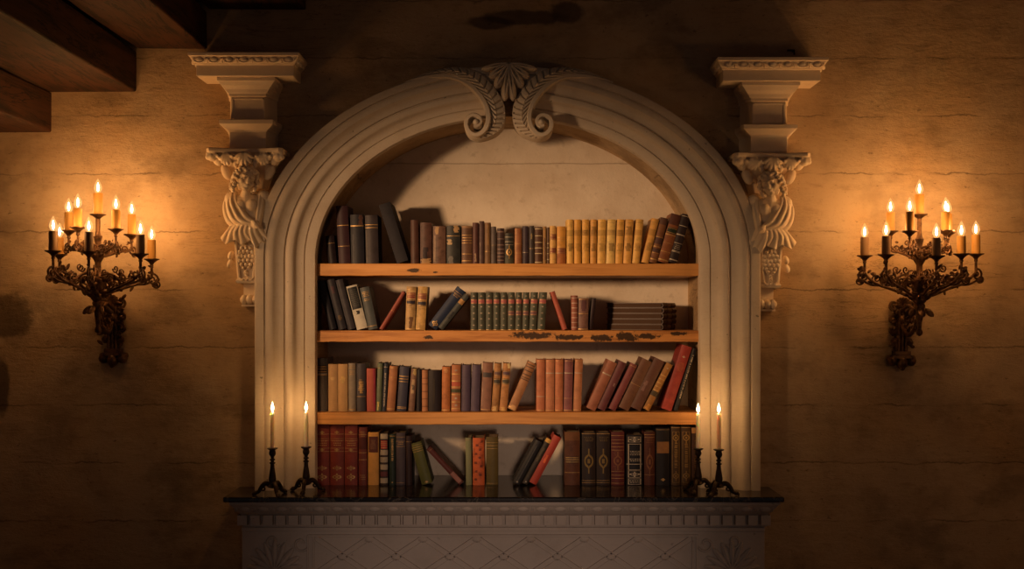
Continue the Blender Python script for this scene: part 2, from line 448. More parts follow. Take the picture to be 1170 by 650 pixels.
mb.ell(c + Vector((0,.06,-.05)), (.115,.07,.065)); mb.ell(c + Vector((0,.03,-.005)), (.04,.07,.016))
mb.build('palmette', M['stone'], arch, sharp=60)

# ================================================================ mantelpiece
mant = empty('mantelpiece', (P(575,0,-.3).x, -.15, 0), 'pale carved stone mantelpiece with black marble top and lattice frieze below the books', 'mantelpiece')
def fx(px, Y): return P(px, 0, Y).x
def fz(py, Y): return P(0, py, Y).z
mb = MB()
xl, xr = fx(254.5, -.30), fx(896.5, -.30)
zb = fz(574, -.30)
hw = ellipse_pt(0, 221.5, 164).x; hl = ellipse_pt(PI, 221.5, 164).x
plan = [(xl,-.30),(xr,-.30),(xr,-.001),(hw,-.001),(hw,ND-.002),(hl,ND-.002),(hl,-.001),(xl,-.001)]
mb.loops([[Vector((x,y,z)) for x, y in plan] for z in (zb, ZM)])
bevel(mb.build('marble_top', M['marble'], mant, flat=True), .006, 3)
# egg moulding under the top
mb = MB()
def band(levels, x0, x1, Yr):                 # levels: (py, Yfront, inset)
    rings = []
    for py, Y, ins in levels:
        z = fz(py, Y); a, b = x0 + ins, x1 - ins
        rings.append([Vector((a, -.001, z)), Vector((a, Y, z)), Vector((b, Y, z)), Vector((b, -.001, z))])
    mb.loops(rings)
x0, x1 = fx(262, -.28), fx(891, -.28)
band([(588.5,-.235,.04),(586,-.245,.035),(585,-.252,.03),(582,-.264,.02),(578,-.275,.008),(576.5,-.283,0),(573.5,-.283,0)], x0, x1, -.28)
n = 29; pit = (x1-x0-.04)/n
for i in range(n):
    x = x0 + .02 + pit*(i+.5); zc = fz(581, -.262)
    mb.ell((x, -.258, zc), (pit*.36, .014, .017), Matrix.Rotation(.5, 3, 'X'))
    for dx in (-.5, -.42, .42): mb.ell((x + pit*dx, -.260, zc), (.0035, .011, .018), Matrix.Rotation(.5, 3, 'X'), nu=6, nv=5)
mb.build('egg_moulding', M['mantel'], mant, sharp=50)
mb = MB()
xa, xb = fx(270, -.25), fx(884, -.25)
band([(602,-.205,.02),(588,-.215,.016),(587.5,-.215,.016)], xa, xb, -.25)
n = 42; pit = (xb-xa)/n
for i in range(n):
    x = xa + pit*i
    mb.box(x+.002, x+.002+pit*.76, -.245, -.205, fz(600.5,-.245), fz(588.8,-.245))
bevel(mb.build('dentil_course', M['mantel'], mant, flat=True), .0025)
# frieze body
zf = fz(692, -.2)
mb = MB(); xa, xb = fx(276.5, -.2), fx(873.5, -.2)
mb.box(xa, xb, -.20, -.001, zf, fz(601, -.2))
xp0, xp1 = fx(352, -.2), fx(798, -.2)
for (a, b, c_, d) in ((xa, xb, 602, 606.5), (xp0, xp1, 610.5, 613), (xp0, xp1, 685, 688)):
    mb.box(a, b, -.21, -.199, fz(d, -.2), fz(c_, -.2))
for px in (352, 358.5, 791.5, 796): mb.box(fx(px,-.2)-.004, fx(px,-.2)+.004, -.209, -.199, fz(687, -.2), fz(611, -.2))
# legs of the fireplace, below the frame
for a, b in ((xa, xa+.3), (xb-.3, xb)): mb.box(a+.01, b-.01, -.19, -.001, 0, zf)
bevel(mb.build('frieze', M['mantel'], mant, flat=True), .002)
# lattice: crossing double straps with little crossings
mb = MB(); yb = -.2
def strap(p, q_, w):
    a, b = P(*p, yb), P(*q_, yb); d = (b-a).normalized(); nrm = Vector((d.z, 0, -d.x))
    for off, ww, hh in ((-w*.5, .0042, .009), (w*.5, .0042, .009), (0, w*.5, .0045)):
        c0, c1 = a + nrm*off, b + nrm*off
        mb.add([c0 - nrm*ww + Vector((0,.001,0)), c0 + nrm*ww + Vector((0,.001,0)), c1 + nrm*ww + Vector((0,.001,0)), c1 - nrm*ww + Vector((0,.001,0)),
                c0 - nrm*ww*.7 + Vector((0,-hh,0)), c0 + nrm*ww*.7 + Vector((0,-hh,0)), c1 + nrm*ww*.7 + Vector((0,-hh,0)), c1 - nrm*ww*.7 + Vector((0,-hh,0))],
               [(0,1,2,3),(7,6,5,4),(0,4,5,1),(1,5,6,2),(2,6,7,3),(3,7,4,0)])
x_l, x_r, yt, ybm = 360., 790., 614., 685.
sl = 20.5/30.7
k = 0
starts = [422 + 61.4*i for i in range(-3, 9)]
for xs in starts:
    for sg in (1, -1):
        # line through (xs, 615) with slope sg*sl, clipped to the panel
        pa = (xs, 615.); L = (ybm-615)/sl
        xe = xs + sg*L
        t0, t1 = 0., 1.
        xx0, xx1 = pa[0], xe
        def cl(x): return min(max(x, x_l), x_r)
        cx0, cx1 = cl(xx0), cl(xx1)
        if abs(cx0-cx1) < 3: continue
        f = lambda x: 615 + (x-xs)*sg*sl
        strap((cx0, f(cx0)), (cx1, f(cx1)), .022)
for i in range(-1, 16):
    for j in range(4):
        px = 422 + 30.7*(i-1)
        if (i-1) % 2 != j % 2 or not (x_l+4 < px < x_r-4): continue
        p = P(px, 615.5 + 20.5*j, yb)
        mb.ell(p + Vector((0,-.002,0)), (.024,.011,.016), nu=10, nv=6)
mb.build('lattice', M['mantel'], mant, sharp=45)
def anthemion(cx, side):
    mb = MB(); c = P(cx, 652, yb)
    for a in range(-80, 81, 20):
        R_ = Matrix.Rotation(math.radians(a), 3, 'Y'); L = .135*(1 - .0012*abs(a))
        mb.ell(c + R_ @ Vector((0,-.003,L*.62)), (.0135,.013,L*.40), R_)
        mb.tube([c + R_ @ Vector((0,-.012 - .006*math.sin(PI*t), L*(.1+.8*t))) for t in (0,.25,.5,.75,1)], .003, 5)
    for a in range(-70, 71, 28):
        R_ = Matrix.Rotation(math.radians(a + 180), 3, 'Y')
        mb.ell(c + R_ @ Vector((0,-.003,.05)), (.012,.011,.04), R_)
    mb.ell(c + Vector((0,-.004,0)), (.022,.018,.02))
    for px, py in ((cx + side*30, 616), (cx - side*2, 613)):
        p = P(px, py, yb)
        mb.tube([p + Vector((math.cos(t)*(.012+.004*t)*side, -.004, math.sin(t)*(.012+.004*t)-.02)) for t in [i*.45 for i in range(14)]], .005, 6)
    mb.build('carved_palm_leaf', M['mantel'], mant, sharp=60)
anthemion(314, 1); anthemion(836, -1)

# ================================================================ shelves
def shelf(py0, py1, mat, label):
    Y = -.012; mb = MB()
    x0, x1 = hl + .003, hw - .003
    z0, z1 = fz(py1, Y), fz(py0, Y)
    n = 24; rng = random.Random(int(py0)); rings = []
    for i in range(n+1):
        x = x0 + (x1-x0)*i/n; j = lambda: rng.uniform(-.0012,.0012)
        rings.append([Vector((x, Y+j(), z0+j())), Vector((x, Y+j(), z1)), Vector((x, ND-.004, z1)), Vector((x, ND-.004, z0))])
    mb.loops(rings)
    o = bevel(mb.build('shelf_board', mat, flat=True), .004, 2)
    tag(o, label, 'shelf', 'pine shelf boards in the niche'); return z1
Z1 = shelf(301, 315, M['pine'], 'topmost pine shelf board in the arched niche, carrying the row of tan books')
Z2 = shelf(377.5, 390.5, M['pine_burnt'], 'middle pine shelf board with dark knotty stains along its right half')
Z3 = shelf(471, 485, M['pine'], 'lowest pine shelf board, just above the books on the mantel')
# ================================================================ books
LIT = {1: [(405,(1.35,.92,.48)),(515,(1.16,.78,.44)),(630,(.84,.58,.42)),(750,(.70,.49,.36))],  # light levels per shelf; falloff along x is baked into the book colours
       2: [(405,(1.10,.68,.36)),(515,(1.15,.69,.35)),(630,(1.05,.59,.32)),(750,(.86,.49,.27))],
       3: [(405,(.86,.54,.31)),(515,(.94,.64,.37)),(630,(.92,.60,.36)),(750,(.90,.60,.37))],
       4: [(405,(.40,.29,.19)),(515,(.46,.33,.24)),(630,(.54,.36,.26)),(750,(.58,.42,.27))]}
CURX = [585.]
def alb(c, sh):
    """leather colour for c, with the falloff of light along its shelf painted in"""
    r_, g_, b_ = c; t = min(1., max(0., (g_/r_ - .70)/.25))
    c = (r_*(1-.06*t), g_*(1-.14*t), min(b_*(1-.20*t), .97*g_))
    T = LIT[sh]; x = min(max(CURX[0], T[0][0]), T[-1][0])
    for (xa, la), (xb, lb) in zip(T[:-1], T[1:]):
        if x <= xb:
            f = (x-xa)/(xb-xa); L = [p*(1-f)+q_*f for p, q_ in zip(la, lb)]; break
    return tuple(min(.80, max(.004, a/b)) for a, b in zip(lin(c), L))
BT = .0026                                    # board thickness
def spine_pts(w, n=7, off=0., u0=0., u1=1.):
    b = min(.007, .24*w); pts = []
    for i in range(n):
        u = u0 + (u1-u0)*i/(n-1)
        pts.append((w*u, .004 - b*math.sin(PI*min(max(u,0),1))**.8 - off))
    return pts
def make_book(w, h, d, col, opts, sh, mott=.5, rough=.5, dark_pages=False):
    """one bound book: cover with spine bands, page block, title labels; local x = thickness from 0, spine towards -y"""
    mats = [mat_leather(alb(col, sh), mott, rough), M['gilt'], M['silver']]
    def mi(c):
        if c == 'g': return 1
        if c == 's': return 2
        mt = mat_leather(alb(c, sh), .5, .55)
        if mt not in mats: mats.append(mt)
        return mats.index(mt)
    bands = []; labels = []; quads = []
    for o in opts:
        k = o[0]
        if k == 'r': bands.append((o[1]-.010, o[1]+.010, 0 if len(o) < 3 else mi(o[2]), .0014))
        elif k == 'g': bands.append((o[1]-.006*(o[2] if len(o) > 2 else 1), o[1]+.006*(o[2] if len(o) > 2 else 1), 1, 0))
        elif k == 's': bands.append((o[1]-.006, o[1]+.006, 2, 0))
        elif k == 'B': bands.append((o[1], o[2], mi(o[3]), 0))
        elif k == 'L': labels.append(o)
        else: quads.append(o)
    bands.sort(); rows = []; z = 0.
    for a, b, m_, rs in bands:
        a = max(a, z + .001); b = min(b, 1.)
        if b <= a: continue
        if a > z: rows.append((z, a, 0, 0))
        rows.append((a, b, m_, rs)); z = b
    if z < 1: rows.append((z, 1., 0, 0))
    mb = MB(); t = min(BT, w*.22)
    def outl(off): return [(0, d), (0, .006)] + spine_pts(w, 7, off)[0:7] + [(w, .006), (w, d)]
    def inl():
        sp = [(t + (w-2*t)*i/6, y + t*1.2) for i, (x, y) in enumerate(spine_pts(w, 7, 0))]
        return [(t, d), (t, .006 + t)] + sp + [(w-t, .006+t), (w-t, d)]
    I = inl(); nI = len(I)
    for a, b, m_, rs in rows:
        O = outl(rs)
        vs = [(x, y, a*h) for x, y in O] + [(x, y, b*h) for x, y in O]
        fs = [(i, i+1, nI+i+1, nI+i) for i in range(nI-1)]
        base = len(mb.v)
        # spine rows take the band's own material, boards stay leather
        for i, f in enumerate(fs): mb.add([vs[j] for j in f], [(0,1,2,3)], m_ if 1 <= i <= 8 else 0)
        if rs:
            O0 = outl(0)
            for zz in (a*h, b*h):
                for i in range(2, 8):
                    mb.add([(*O[i], zz), (*O[i+1], zz), (*O0[i+1], zz), (*O0[i], zz)], [(0,1,2,3)], m_)
    O = outl(0)
    mb.add([(x,y,0) for x,y in I] + [(x,y,h) for x,y in I], [(nI+i, nI+i+1, i+1, i) for i in range(nI-1)])
    for zz in (0, h):
        mb.add([(x,y,zz) for x,y in O] + [(x,y,zz) for x,y in I], [(i, i+1, nI+i+1, nI+i) for i in range(nI-1)])
    for (p, r) in ((O[0], I[0]), (O[-1], I[-1])):
        mb.add([(*p,0), (*r,0), (*r,h), (*p,h)], [(0,1,2,3)])
    def patch(z0, z1, u0, u1, m_, off=.0011):
        s = spine_pts(w, 5, off, u0, u1)
        mb.add([(x,y,z0*h) for x,y in s] + [(x,y,z1*h) for x,y in s], [(i,i+1,6+i,5+i) for i in range(4)], m_)
    rg = random.Random(int(w*1e6) + int(h*1e5))
    for o in quads:
        k = o[0]; m_ = mi(o[-1])
        if k == 'd':                                       # small tooled flower
            c = o[1]; e = .2*w/h
            patch(c-e*.5, c+e*.5, .44, .56, m_); patch(c-e*.17, c+e*.17, .34, .66, m_)
        elif k == 'P':                                     # worn patch, ragged outline
            _, z0, z1, u0, u1, _c = o; n = 5
            for i in range(n):
                a = rg.uniform(0, .28)*(u1-u0); b = rg.uniform(0, .28)*(u1-u0)
                patch(z0+(z1-z0)*i/n, z0+(z1-z0)*(i+1)/n, u0+a, u1-b, m_)
        elif k == 'M':                                     # medallion ring with points
            _, c, rz, _c = o; rz /= h; ru = .34
            for i in range(20):
                a0, a1 = 2*PI*i/20, 2*PI*(i+1)/20
                s = []
                for a, r_ in ((a0,1.),(a1,1.),(a1,.66),(a0,.66)):
                    rr = r_*(1.28 if abs(math.sin(a)) > .97 else 1.0)
                    u = .5 + ru*r_*math.cos(a); s.append((w*u, .0035 - min(.007,.24*w)*math.sin(PI*u)**.8, (c + rz*rr*math.sin(a))*h))
                mb.add(s, [(0,1,2,3)], m_)
            patch(c-rz*.34, c+rz*.34, .40, .60, m_); patch(c-rz*1.9, c-rz*1.2, .45, .55, m_); patch(c+rz*1.2, c+rz*1.9, .45, .55, m_)
        elif k == 'T':                                     # lettering running up the spine
            _, z0, z1, _c = o; z = z0
            while z < z1:
                e = rg.uniform(.010, .022); patch(z, z+e, .32+rg.uniform(0,.08), .62+rg.uniform(0,.1), m_); z += e + rg.choice((.007,.008,.02))
        elif k == 'H':                                     # rows of lettering across the spine
            _, z0, z1, _c = o; z = z0
            while z < z1:
                u = .16 + rg.uniform(0,.1)
                while u < .8:
                    e = rg.uniform(.05, .13); patch(z, z+.013, u, min(u+e,.86), m_); u += e + .04
                z += .034
        elif k == 'F':                                     # ruled frame
            _, z0, z1, _c = o; e = .0010/h
            patch(z0-e, z0+e, .1, .9, m_); patch(z1-e, z1+e, .1, .9, m_)
            patch(z0, z1, .10, .16, m_); patch(z0, z1, .84, .90, m_)
    return mb, mats, labels, t
def book(root, w, h, d, col, opts, sh, mott=.5, rough=.5, dark_pages=False):
    mb, mats, labels, t = make_book(w, h, d, col, opts, sh, mott, rough)
    ORG[root.name] = Vector()
    co_ = mb.build('cover', mats, root, org=Vector(), sharp=35); weld(co_)
    pb = MB(); pb.box(t+.0002, w-t-.0002, t*1.6+.004, d-.004, .003, h-.0035)
    pb.build('page_block', M['pages_dark'] if dark_pages else M['pages'], root, org=Vector(), flat=True)
    for o in labels:
        _, z0, z1, c = o[:4]; line = o[4] if len(o) > 4 else 'g'
        lb = MB(); s = spine_pts(w, 7, .0008, .06, .94); n = 7
        zs = [z0, z0+(z1-z0)*.10, z0+(z1-z0)*.18, z0+(z1-z0)*.40, z0+(z1-z0)*.47, z0+(z1-z0)*.62, z0+(z1-z0)*.69, z0+(z1-z0)*.82, z0+(z1-z0)*.90, z1]
        for i in range(9):
            mm = 1 if (i in (1, 7) or (i in (3, 5) and z1-z0 > .12)) and line else 0
            lb.add([(x,y,zs[i]*h) for x,y in s] + [(x,y,zs[i+1]*h) for x,y in s], [(j,j+1,n+1+j,n+j) for j in range(n-1)], mm)
        s2 = spine_pts(w, 7, -.0006, .06, .94)
        lb.add([(x,y,z0*h) for x,y in s2] + [(x,y,z1*h) for x,y in s2], [(j+n, j+n+1, j+1, j) for j in range(n-1)], 0)
        for zz in (z0, z1):
            lb.add([(x,y,zz*h) for x,y in s] + [(x,y,zz*h) for x,y in s2], [(j,j+1,n+1+j,n+j) for j in range(n-1)], 0)
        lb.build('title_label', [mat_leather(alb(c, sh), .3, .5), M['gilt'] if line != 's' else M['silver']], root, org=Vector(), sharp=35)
GROUPS = {1: 'old books on the top shelf', 2: 'old books on the second shelf', 3: 'old books on the third shelf', 4: 'old books on the mantel'}
BASE = {1: Z1, 2: Z2, 3: Z3, 4: ZM}
YS = .030
PXM = (D0 + YS)/F
BR = random.Random(5)
def put(sh, x0, x1, hpx, tilt, col, label, opts=(), d=None, dy=0., mott=.5, rough=.5, dark=False, wpx=None):
    """x0..x1: extent of the foot in the photo; tilt > 0 leans right (rests on its right corner)"""
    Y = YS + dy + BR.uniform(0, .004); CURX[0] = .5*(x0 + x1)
    k = (D0+Y)/F
    w = (wpx if wpx else (x1-x0))*k - .0006
    h = hpx*k; d = d or min(.70*h, .17)
    cx = (x1 if tilt > 0 else x0)
    X = (cx - CX)*k + (-.0003 if tilt > 0 else .0003)
    root = empty('book', (X, Y, BASE[sh] + .0006), label, 'book', GROUPS[sh])
    root.rotation_euler = (0, math.radians(tilt), 0)
    mb_opts = list(opts)
    if tilt > 0:
        # local x runs 0..w, so shift children left by w
        book(root, w, h, d, col, mb_opts, sh, mott, rough, dark)
        for c in [o for o in COL.objects if o.parent == root]:
            c.data.transform(Matrix.Translation((-w, 0, 0)))
    else:
        book(root, w, h, d, col, mb_opts, sh, mott, rough, dark)
    return root
R5 = [('r',.14),('r',.32),('r',.5),('r',.68),('r',.86)]
def ribs(c=None, zs=(.14,.32,.5,.68,.86)): return [('r', z) if c is None else ('r', z, c) for z in zs]

# ---- top shelf, left to right
put(1, 375,385, 32, -6.4, (44,26,20), 'small dark brown book at the left end of the top shelf', [('g',.72)])
put(1, 387,400.5, 66, -3, (72,38,30), 'tall dark maroon book near the left end of the top shelf', [('g',.66),('g',.30,.6)], mott=.35)
put(1, 401.2,416.4, 56, -1.4, (48,40,34), 'black book with one bright gilt band and chipped head on the top shelf', [('g',.77,2),('P',.79,.99,.62,1.,(96,56,34)),('P',.02,.6,.08,.3,(92,80,64))])
put(1, 418,432.6, 55.5, -1.3, (66,48,36), 'dark brown book with two thin gilt lines beside the black gilt-banded book', [('g',.80),('g',.74),('P',.02,.7,.03,.18,(110,88,62))])
put(1, 453.5,467, 70, -17.5, (54,44,36), 'big charcoal book leaning left, largest on the top shelf', [], d=.23, mott=.25, rough=.8)
put(1, 469.4,478.6, 50, -.6, (84,46,28), 'slim dark brown book just right of the big leaning charcoal book', [('r',.2),('r',.4),('r',.6),('r',.8)])
put(1, 480,493.4, 47, 0, (94,54,34), 'mottled brown book with torn pale foot on the top shelf', [('P',.0,.13,.0,1.,(184,122,62)),('P',.12,.4,.2,.7,(52,30,22))], mott=.8)
put(1, 494.6,509.3, 43, 0, (112,70,44), 'worn brown book with rubbed tan left edge on the top shelf', [('P',.78,.98,.1,.5,(178,120,66)),('P',.05,.75,.0,.28,(150,104,66))], mott=.8)
put(1, 510.4,526, 43.5, 0, (56,48,36), 'dark greenish book with two peeled tan patches on its spine', [('P',.82,1.,.45,.95,(180,122,66)),('P',.50,.64,.0,.42,(186,134,78)),('g',.73),('P',.0,.2,.1,.5,(120,100,76))], mott=.7)
put(1, 527.5,539.4, 43, 0, (104,62,36), 'brown book crossed by several tan bands, left of three slim dark books', [('g',.08,1.6),('g',.26),('g',.55),('g',.62),('g',.69),('g',.76),('B',.95,1.,(150,96,54))])
put(1, 539.9,546.8, 47, 0, (92,50,36), 'slim reddish-brown book right of the brown book with tan bands', [('P',.05,.25,.3,.7,(160,110,70))])
put(1, 547.4,553.2, 48.7, 0, (86,54,40), 'very slim brown book, tallest of the slim ones mid top shelf', [('P',.0,.5,.05,.35,(120,84,60))])
put(1, 553.7,560.6, 47, 0, (122,78,44), 'slim tan-brown book with one gilt line, top shelf', [('g',.30),('P',.45,.95,.3,.8,(140,90,46))])
put(1, 561,566.9, 42.5, 0, (94,72,56), 'slim grey-brown book left of the ribbed dark brown book', [('g',.5,.6)])
put(1, 568,576.2, 40.5, 0, (70,44,34), 'dark brown book with seven pale raised ribs on the top shelf', [('r',z,(150,104,76)) for z in (.1,.2,.3,.41,.53,.70,.9)])
put(1, 576.8,586.8, 35, 0, (56,48,36), 'short dark book with silver rules and a round emblem, lowest on the top shelf', [('s',.87),('s',.72),('s',.62),('M',.38,.016,'g'),('B',.0,.2,(78,66,44))])
put(1, 588,596, 40.5, 0, (150,82,44), 'orange-brown book with lighter left edge, just right of the round-emblem book', [('P',.0,1.,.0,.3,(186,118,70)),('g',.56,1.4),('g',.3)])
put(1, 597,603.9, 43, 0, (62,42,42), 'dark purple-brown book with one pale line low on its spine', [('s',.30),('r',.5),('r',.8)])
put(1, 604.5,610.2, 43.3, 0, (66,50,42), 'slim dark book with a gilt mark, right of the purple-brown book', [('P',.65,.8,.3,.7,(150,110,60)),('g',.4)])
put(1, 611,619.6, 42, 0, (88,52,34), 'dark brown book crossed by six cream bands on the top shelf', [('r',z,(206,166,116)) for z in (.04,.28,.43,.58,.76,.95)])
put(1, 620.4,624.6, 42.5, 0, (150,96,48), 'thin tan book just left of a thin cream-dotted one', [('P',.1,.7,.2,.7,(110,72,52))])
put(1, 625,627.6, 41.5, 0, (96,62,44), 'thinnest top shelf book, brown with cream dots', [('r',z,(200,164,120)) for z in (.12,.28,.44,.56)])
put(1, 628,635.6, 43.3, 0, (196,132,66), 'tan calf book with two dark red labels on the top shelf', [('g',.62),('g',.45),('L',.64,.78,(110,36,30)),('L',.28,.42,(110,36,30)),('g',.12)])
put(1, 636.3,646.6, 42.7, 0, (190,116,44), 'orange calf book with brown-red lower label, left of the tan set', [('g',.7),('g',.62),('g',.45),('B',.0,.27,(150,78,34)),('L',.27,.42,(112,46,32))])
TAN = [(647.5,655.3,0,(208,142,66)),(656,664,0,(196,124,48)),(665,673.4,0,(200,130,54)),(674.2,681.6,.5,(192,122,54)),(682.4,691.9,1.,(204,138,62)),
       (692.4,702.2,1.9,(212,148,76)),(702.8,711.4,2.6,(200,130,54)),(712.,721.3,3.3,(198,128,56)),(722.2,730.8,5.4,(206,136,62)),(732.6,741,13.7,(192,124,56))]
TL = ['first volume at the left of the row of tan vellum books on the top shelf','second tan vellum volume from the left in the long tan row','third tan vellum volume from the left, with ruled title lines','fourth tan vellum volume from the left, narrow with two brown smudges',
      'fifth tan vellum volume from the left in the long tan row','sixth tan vellum volume from the left, palest and widest of the tan row','seventh tan vellum volume from the left in the long tan row',
      'eighth tan vellum volume from the left, with a faded round stamp','last upright tan vellum volume, slightly tilted beside a dark gap','tan vellum volume leaning right, apart from the upright tan row']
for i, (a, b, t, c) in enumerate(TAN):
    dk = tuple(int(x*.74) for x in c)
    op = [('g',.92,.5),('B',.62+.01*(i%3),.76,tuple(int(x*.86) for x in c)),('P',.28,.46,.1,.9,dk if i in (0,3,5,7) else tuple(int(x*.88) for x in c))]
    if i in (2, 6): op += [('H',.64,.76,(104,66,34))]
    if i in (3, 7): op += [('P',.66,.84,.1,.9,dk)]
    put(1, a, b, 50.6 if i < 9 else 52, t, c, TL[i], op, mott=.45, rough=.45)
put(1, 741.6,750.2, 53, 14.6, (112,62,34), 'brown gilt-banded book leaning right onto the big dark pair', [('g',.08,2),('B',.24,.32,(70,40,32)),('g',.36,1.6),('B',.42,.56,(74,42,34)),('g',.57,1.6),('B',.85,1.,(80,46,32)),('g',.22,1)])
put(1, 751,763, 57, 16.2, (120,62,32), 'large brown leather book with a dark green label, leaning right', [('g',.05,2),('g',.22),('g',.57,1.5),('L',.60,.72,(40,42,28)),('B',.78,1.,(76,38,26)),('g',.40,.6)])
put(1, 763.6,773.6, 57, 16.2, (42,26,22), 'large black book with silver bands at the right end of top shelf', [('s',.05),('s',.06),('s',.22),('s',.24),('s',.40),('s',.57),('s',.58),('s',.76),('s',.96),('H',.28,.36,'s')])

# ---- second shelf
put(2, 376.5,385, 57, -14.2, (38,28,24), 'nearly black book at the left end of the second shelf, leaning left', [], mott=.3)
put(2, 387,396.2, 58.5, -14.1, (56,42,34), 'dark leaning book with a faded orange spot low on its spine', [('P',.18,.28,.25,.8,(112,74,40)),('P',.72,.86,.25,.8,(84,46,36))])
put(2, 397.7,406.2, 58.5, -14.5, (66,50,40), 'dark grey-brown leaning book beside the cream book', [('P',.1,.95,.0,.25,(84,66,52))])
put(2, 407.8,420.3, 51, -14.2, (206,168,120), 'cream book with a large black title panel and round stamp, second shelf', [('L',.46,.96,(40,32,24),''),('H',.52,.92,(96,78,54)),('P',.34,.42,.3,.74,(52,40,28))], mott=.25, rough=.7)
put(2, 421.,431.8, 49, -12, (84,76,60), 'grey-green book with gilt title leaning against the cream book', [('H',.78,.90,'g'),('g',.08),('H',.68,.74,'g')], d=.16, mott=.3)
put(2, 433,436.9, 50, 31.6, (146,62,38), 'thin red book leaning right against the left mottled calf volume', [('g',.5,.5)], dark=True, wpx=4.2)
put(2, 462.8,474, 49.7, 2, (190,124,60), 'left of two mottled calf volumes with red and black labels', [('g',.93),('L',.72,.86,(124,40,30)),('L',.58,.70,(46,30,26)),('P',.04,.3,.3,.8,(112,64,30)),('g',.03)], mott=.75)
put(2, 474.6,485.6, 49.7, 3.4, (204,132,58), 'right of two mottled calf volumes with red and black labels', [('L',.70,.84,(124,44,34)),('L',.55,.67,(54,38,30)),('g',.03),('g',.69)], mott=.75, d=.15)
put(2, 490,498.2, 55, 37.2, (48,48,54), 'slate blue book with gilt lines leaning steeply right on the second shelf', [('g',.9,.6),('g',.86,.6),('H',.80,.84,'g'),('M',.10,.008,'g')], wpx=11.2, mott=.25)
put(2, 498.7,505.8, 48.3, 38.6, (78,66,48), 'olive brown book with an orange label, leaning under the slate blue book', [('L',.74,.86,(176,106,48)),('P',.3,.5,.2,.7,(52,42,32))], wpx=7)
GR = [(537.6,545.4,.0),(546,554.1,.0),(554.8,562.9,.0),(563.5,571.1,.0),(571.6,579.4,.3),(580,588,.5),(588.6,596,.9),(596.6,604,1.4),(604.6,613,2.6),(613.8,622.6,3.6)]
ORDN = ['first','second','third','fourth','fifth','sixth','seventh','eighth','ninth','tenth']
for i, (a, b, t) in enumerate(GR):
    op = [('d',.90,'s'),('d',.62,'s'),('d',.30,'s'),('d',.13,'s'),('r',.52),('r',.38),('r',.22),('L',.70,.815,(168,72,54)),('g',.01)]
    if i in (5,6,7,8): op += [('L',.39,.51,(122,64,48))]
    else: op += [('d',.45,'s')]
    ends = {0: 'first olive green volume at the left of the gilt set of ten', 9: 'last olive green volume of the gilt set, beside the leaning red book'}
    lab = ends.get(i, ORDN[i] + ' olive green gilt volume from the left in the matching set of ten')
    put(2, a, b, 43.2, t, (84,70,44), lab, op, mott=.35)
put(2, 643,648.4, 45.5, -18.6, (168,68,42), 'thin bright red book leaning left against the green gilt set', [('g',.35,.5),('g',.65,.5)], wpx=5.6, mott=.25)
put(2, 652.8,660, 39.6, .4, (150,70,42), 'red-brown book with seven cream ribs on the second shelf', [('r',z,(204,140,96)) for z in (.08,.22,.36,.5,.64,.78,.93)])
put(2, 660.6,672, 36.2, .8, (124,70,46), 'brown leather book with pale foot line, right of the ribbed red-brown book', [('g',.03,2),('g',.52,1.4),('P',.6,.95,.2,.8,(96,48,36)),('g',.97)], mott=.7)
put(2, 671,677, 36.5, 7.5, (50,26,20), 'dark slim book leaning right behind the brown book and the flat stack', [], dy=.012, wpx=5.5)
# five books lying flat, spines turned to the right
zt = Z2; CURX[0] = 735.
SL = ['lowest of the five dark books lying flat on the second shelf','second from the bottom of the five flat dark books','middle one of the five dark books stacked flat',
      'fourth from the bottom of the five flat dark books','topmost of the five dark books lying flat, second shelf']
A = math.radians(66)
for i in range(5):
    w = (.0258, .0246, .0254, .0250, .0228)[i]; zt += w + .0006
    rr = random.Random(i*3+1)
    c0 = P(757 + rr.uniform(-1,1), 377, .04)
    ang = A + rr.uniform(-.012, .012)
    root = empty('book', (0,0,0), SL[i], 'book', GROUPS[2])
    d_, h_ = .275, .215
    op = [('r',.3),('r',.7),('B',.42,.58,(120,72,40))]
    book(root, w, h_, d_, (74,40,24), op, 2, .3, .4, True)
    R_ = Matrix.Rotation(ang, 3, 'Z') @ Matrix.Rotation(PI/2, 3, 'Y')
    # local corner on the spine at the near (head) end
    near = R_ @ Vector((0, .004, h_)); far = R_ @ Vector((0, .004, 0))
    nr = near if near.y < far.y else far
    root.rotation_euler = R_.to_euler()
    root.location = Vector((c0.x, .045, zt)) - Vector((nr.x, nr.y, 0))

# ---- third shelf
put(3, 360.6,374, 61, 0, (84,62,46), 'tall grey-brown book with a black title band at left end, third shelf', [('L',.72,.86,(30,22,18)),('s',.70),('g',.68),('B',.86,1.,(74,58,46))], mott=.3)
put(3, 374.8,385.6, 54, 0, (172,112,62), 'left of two plain tan cloth books on the third shelf', [('P',.66,.72,.25,.75,(190,130,72))], mott=.2, rough=.75)
put(3, 386,397.2, 54, 0, (178,116,62), 'right of two plain tan cloth books on the third shelf', [('P',.60,.74,.2,.8,(196,132,66))], mott=.2, rough=.75)
put(3, 398.2,406.6, 55, -.4, (130,98,68), 'grey-beige book with gilt head lines beside two plain tan books', [('g',.94,.6),('g',.9,.6),('H',.76,.86,'g'),('g',.04,1.6)], mott=.3)
put(3, 407.4,417.8, 54.6, -.2, (62,46,38), 'dark charcoal book with large gilt lettering left of the salmon red book', [('T',.38,.66,'g'),('H',.44,.62,'g'),('g',.31)], mott=.25, d=.16)
put(3, 419,429.4, 49, -.4, (158,66,42), 'salmon red cloth book without markings on the third shelf', [('P',.0,1.,.72,1.,(160,50,52))], mott=.2, rough=.7)
put(3, 429.6,435.6, 55, 1.8, (104,100,66), 'slim green book with yellow foot, right of the salmon red book', [('P',.02,.2,.1,.6,(186,142,64)),('g',.9,.6)], mott=.3)
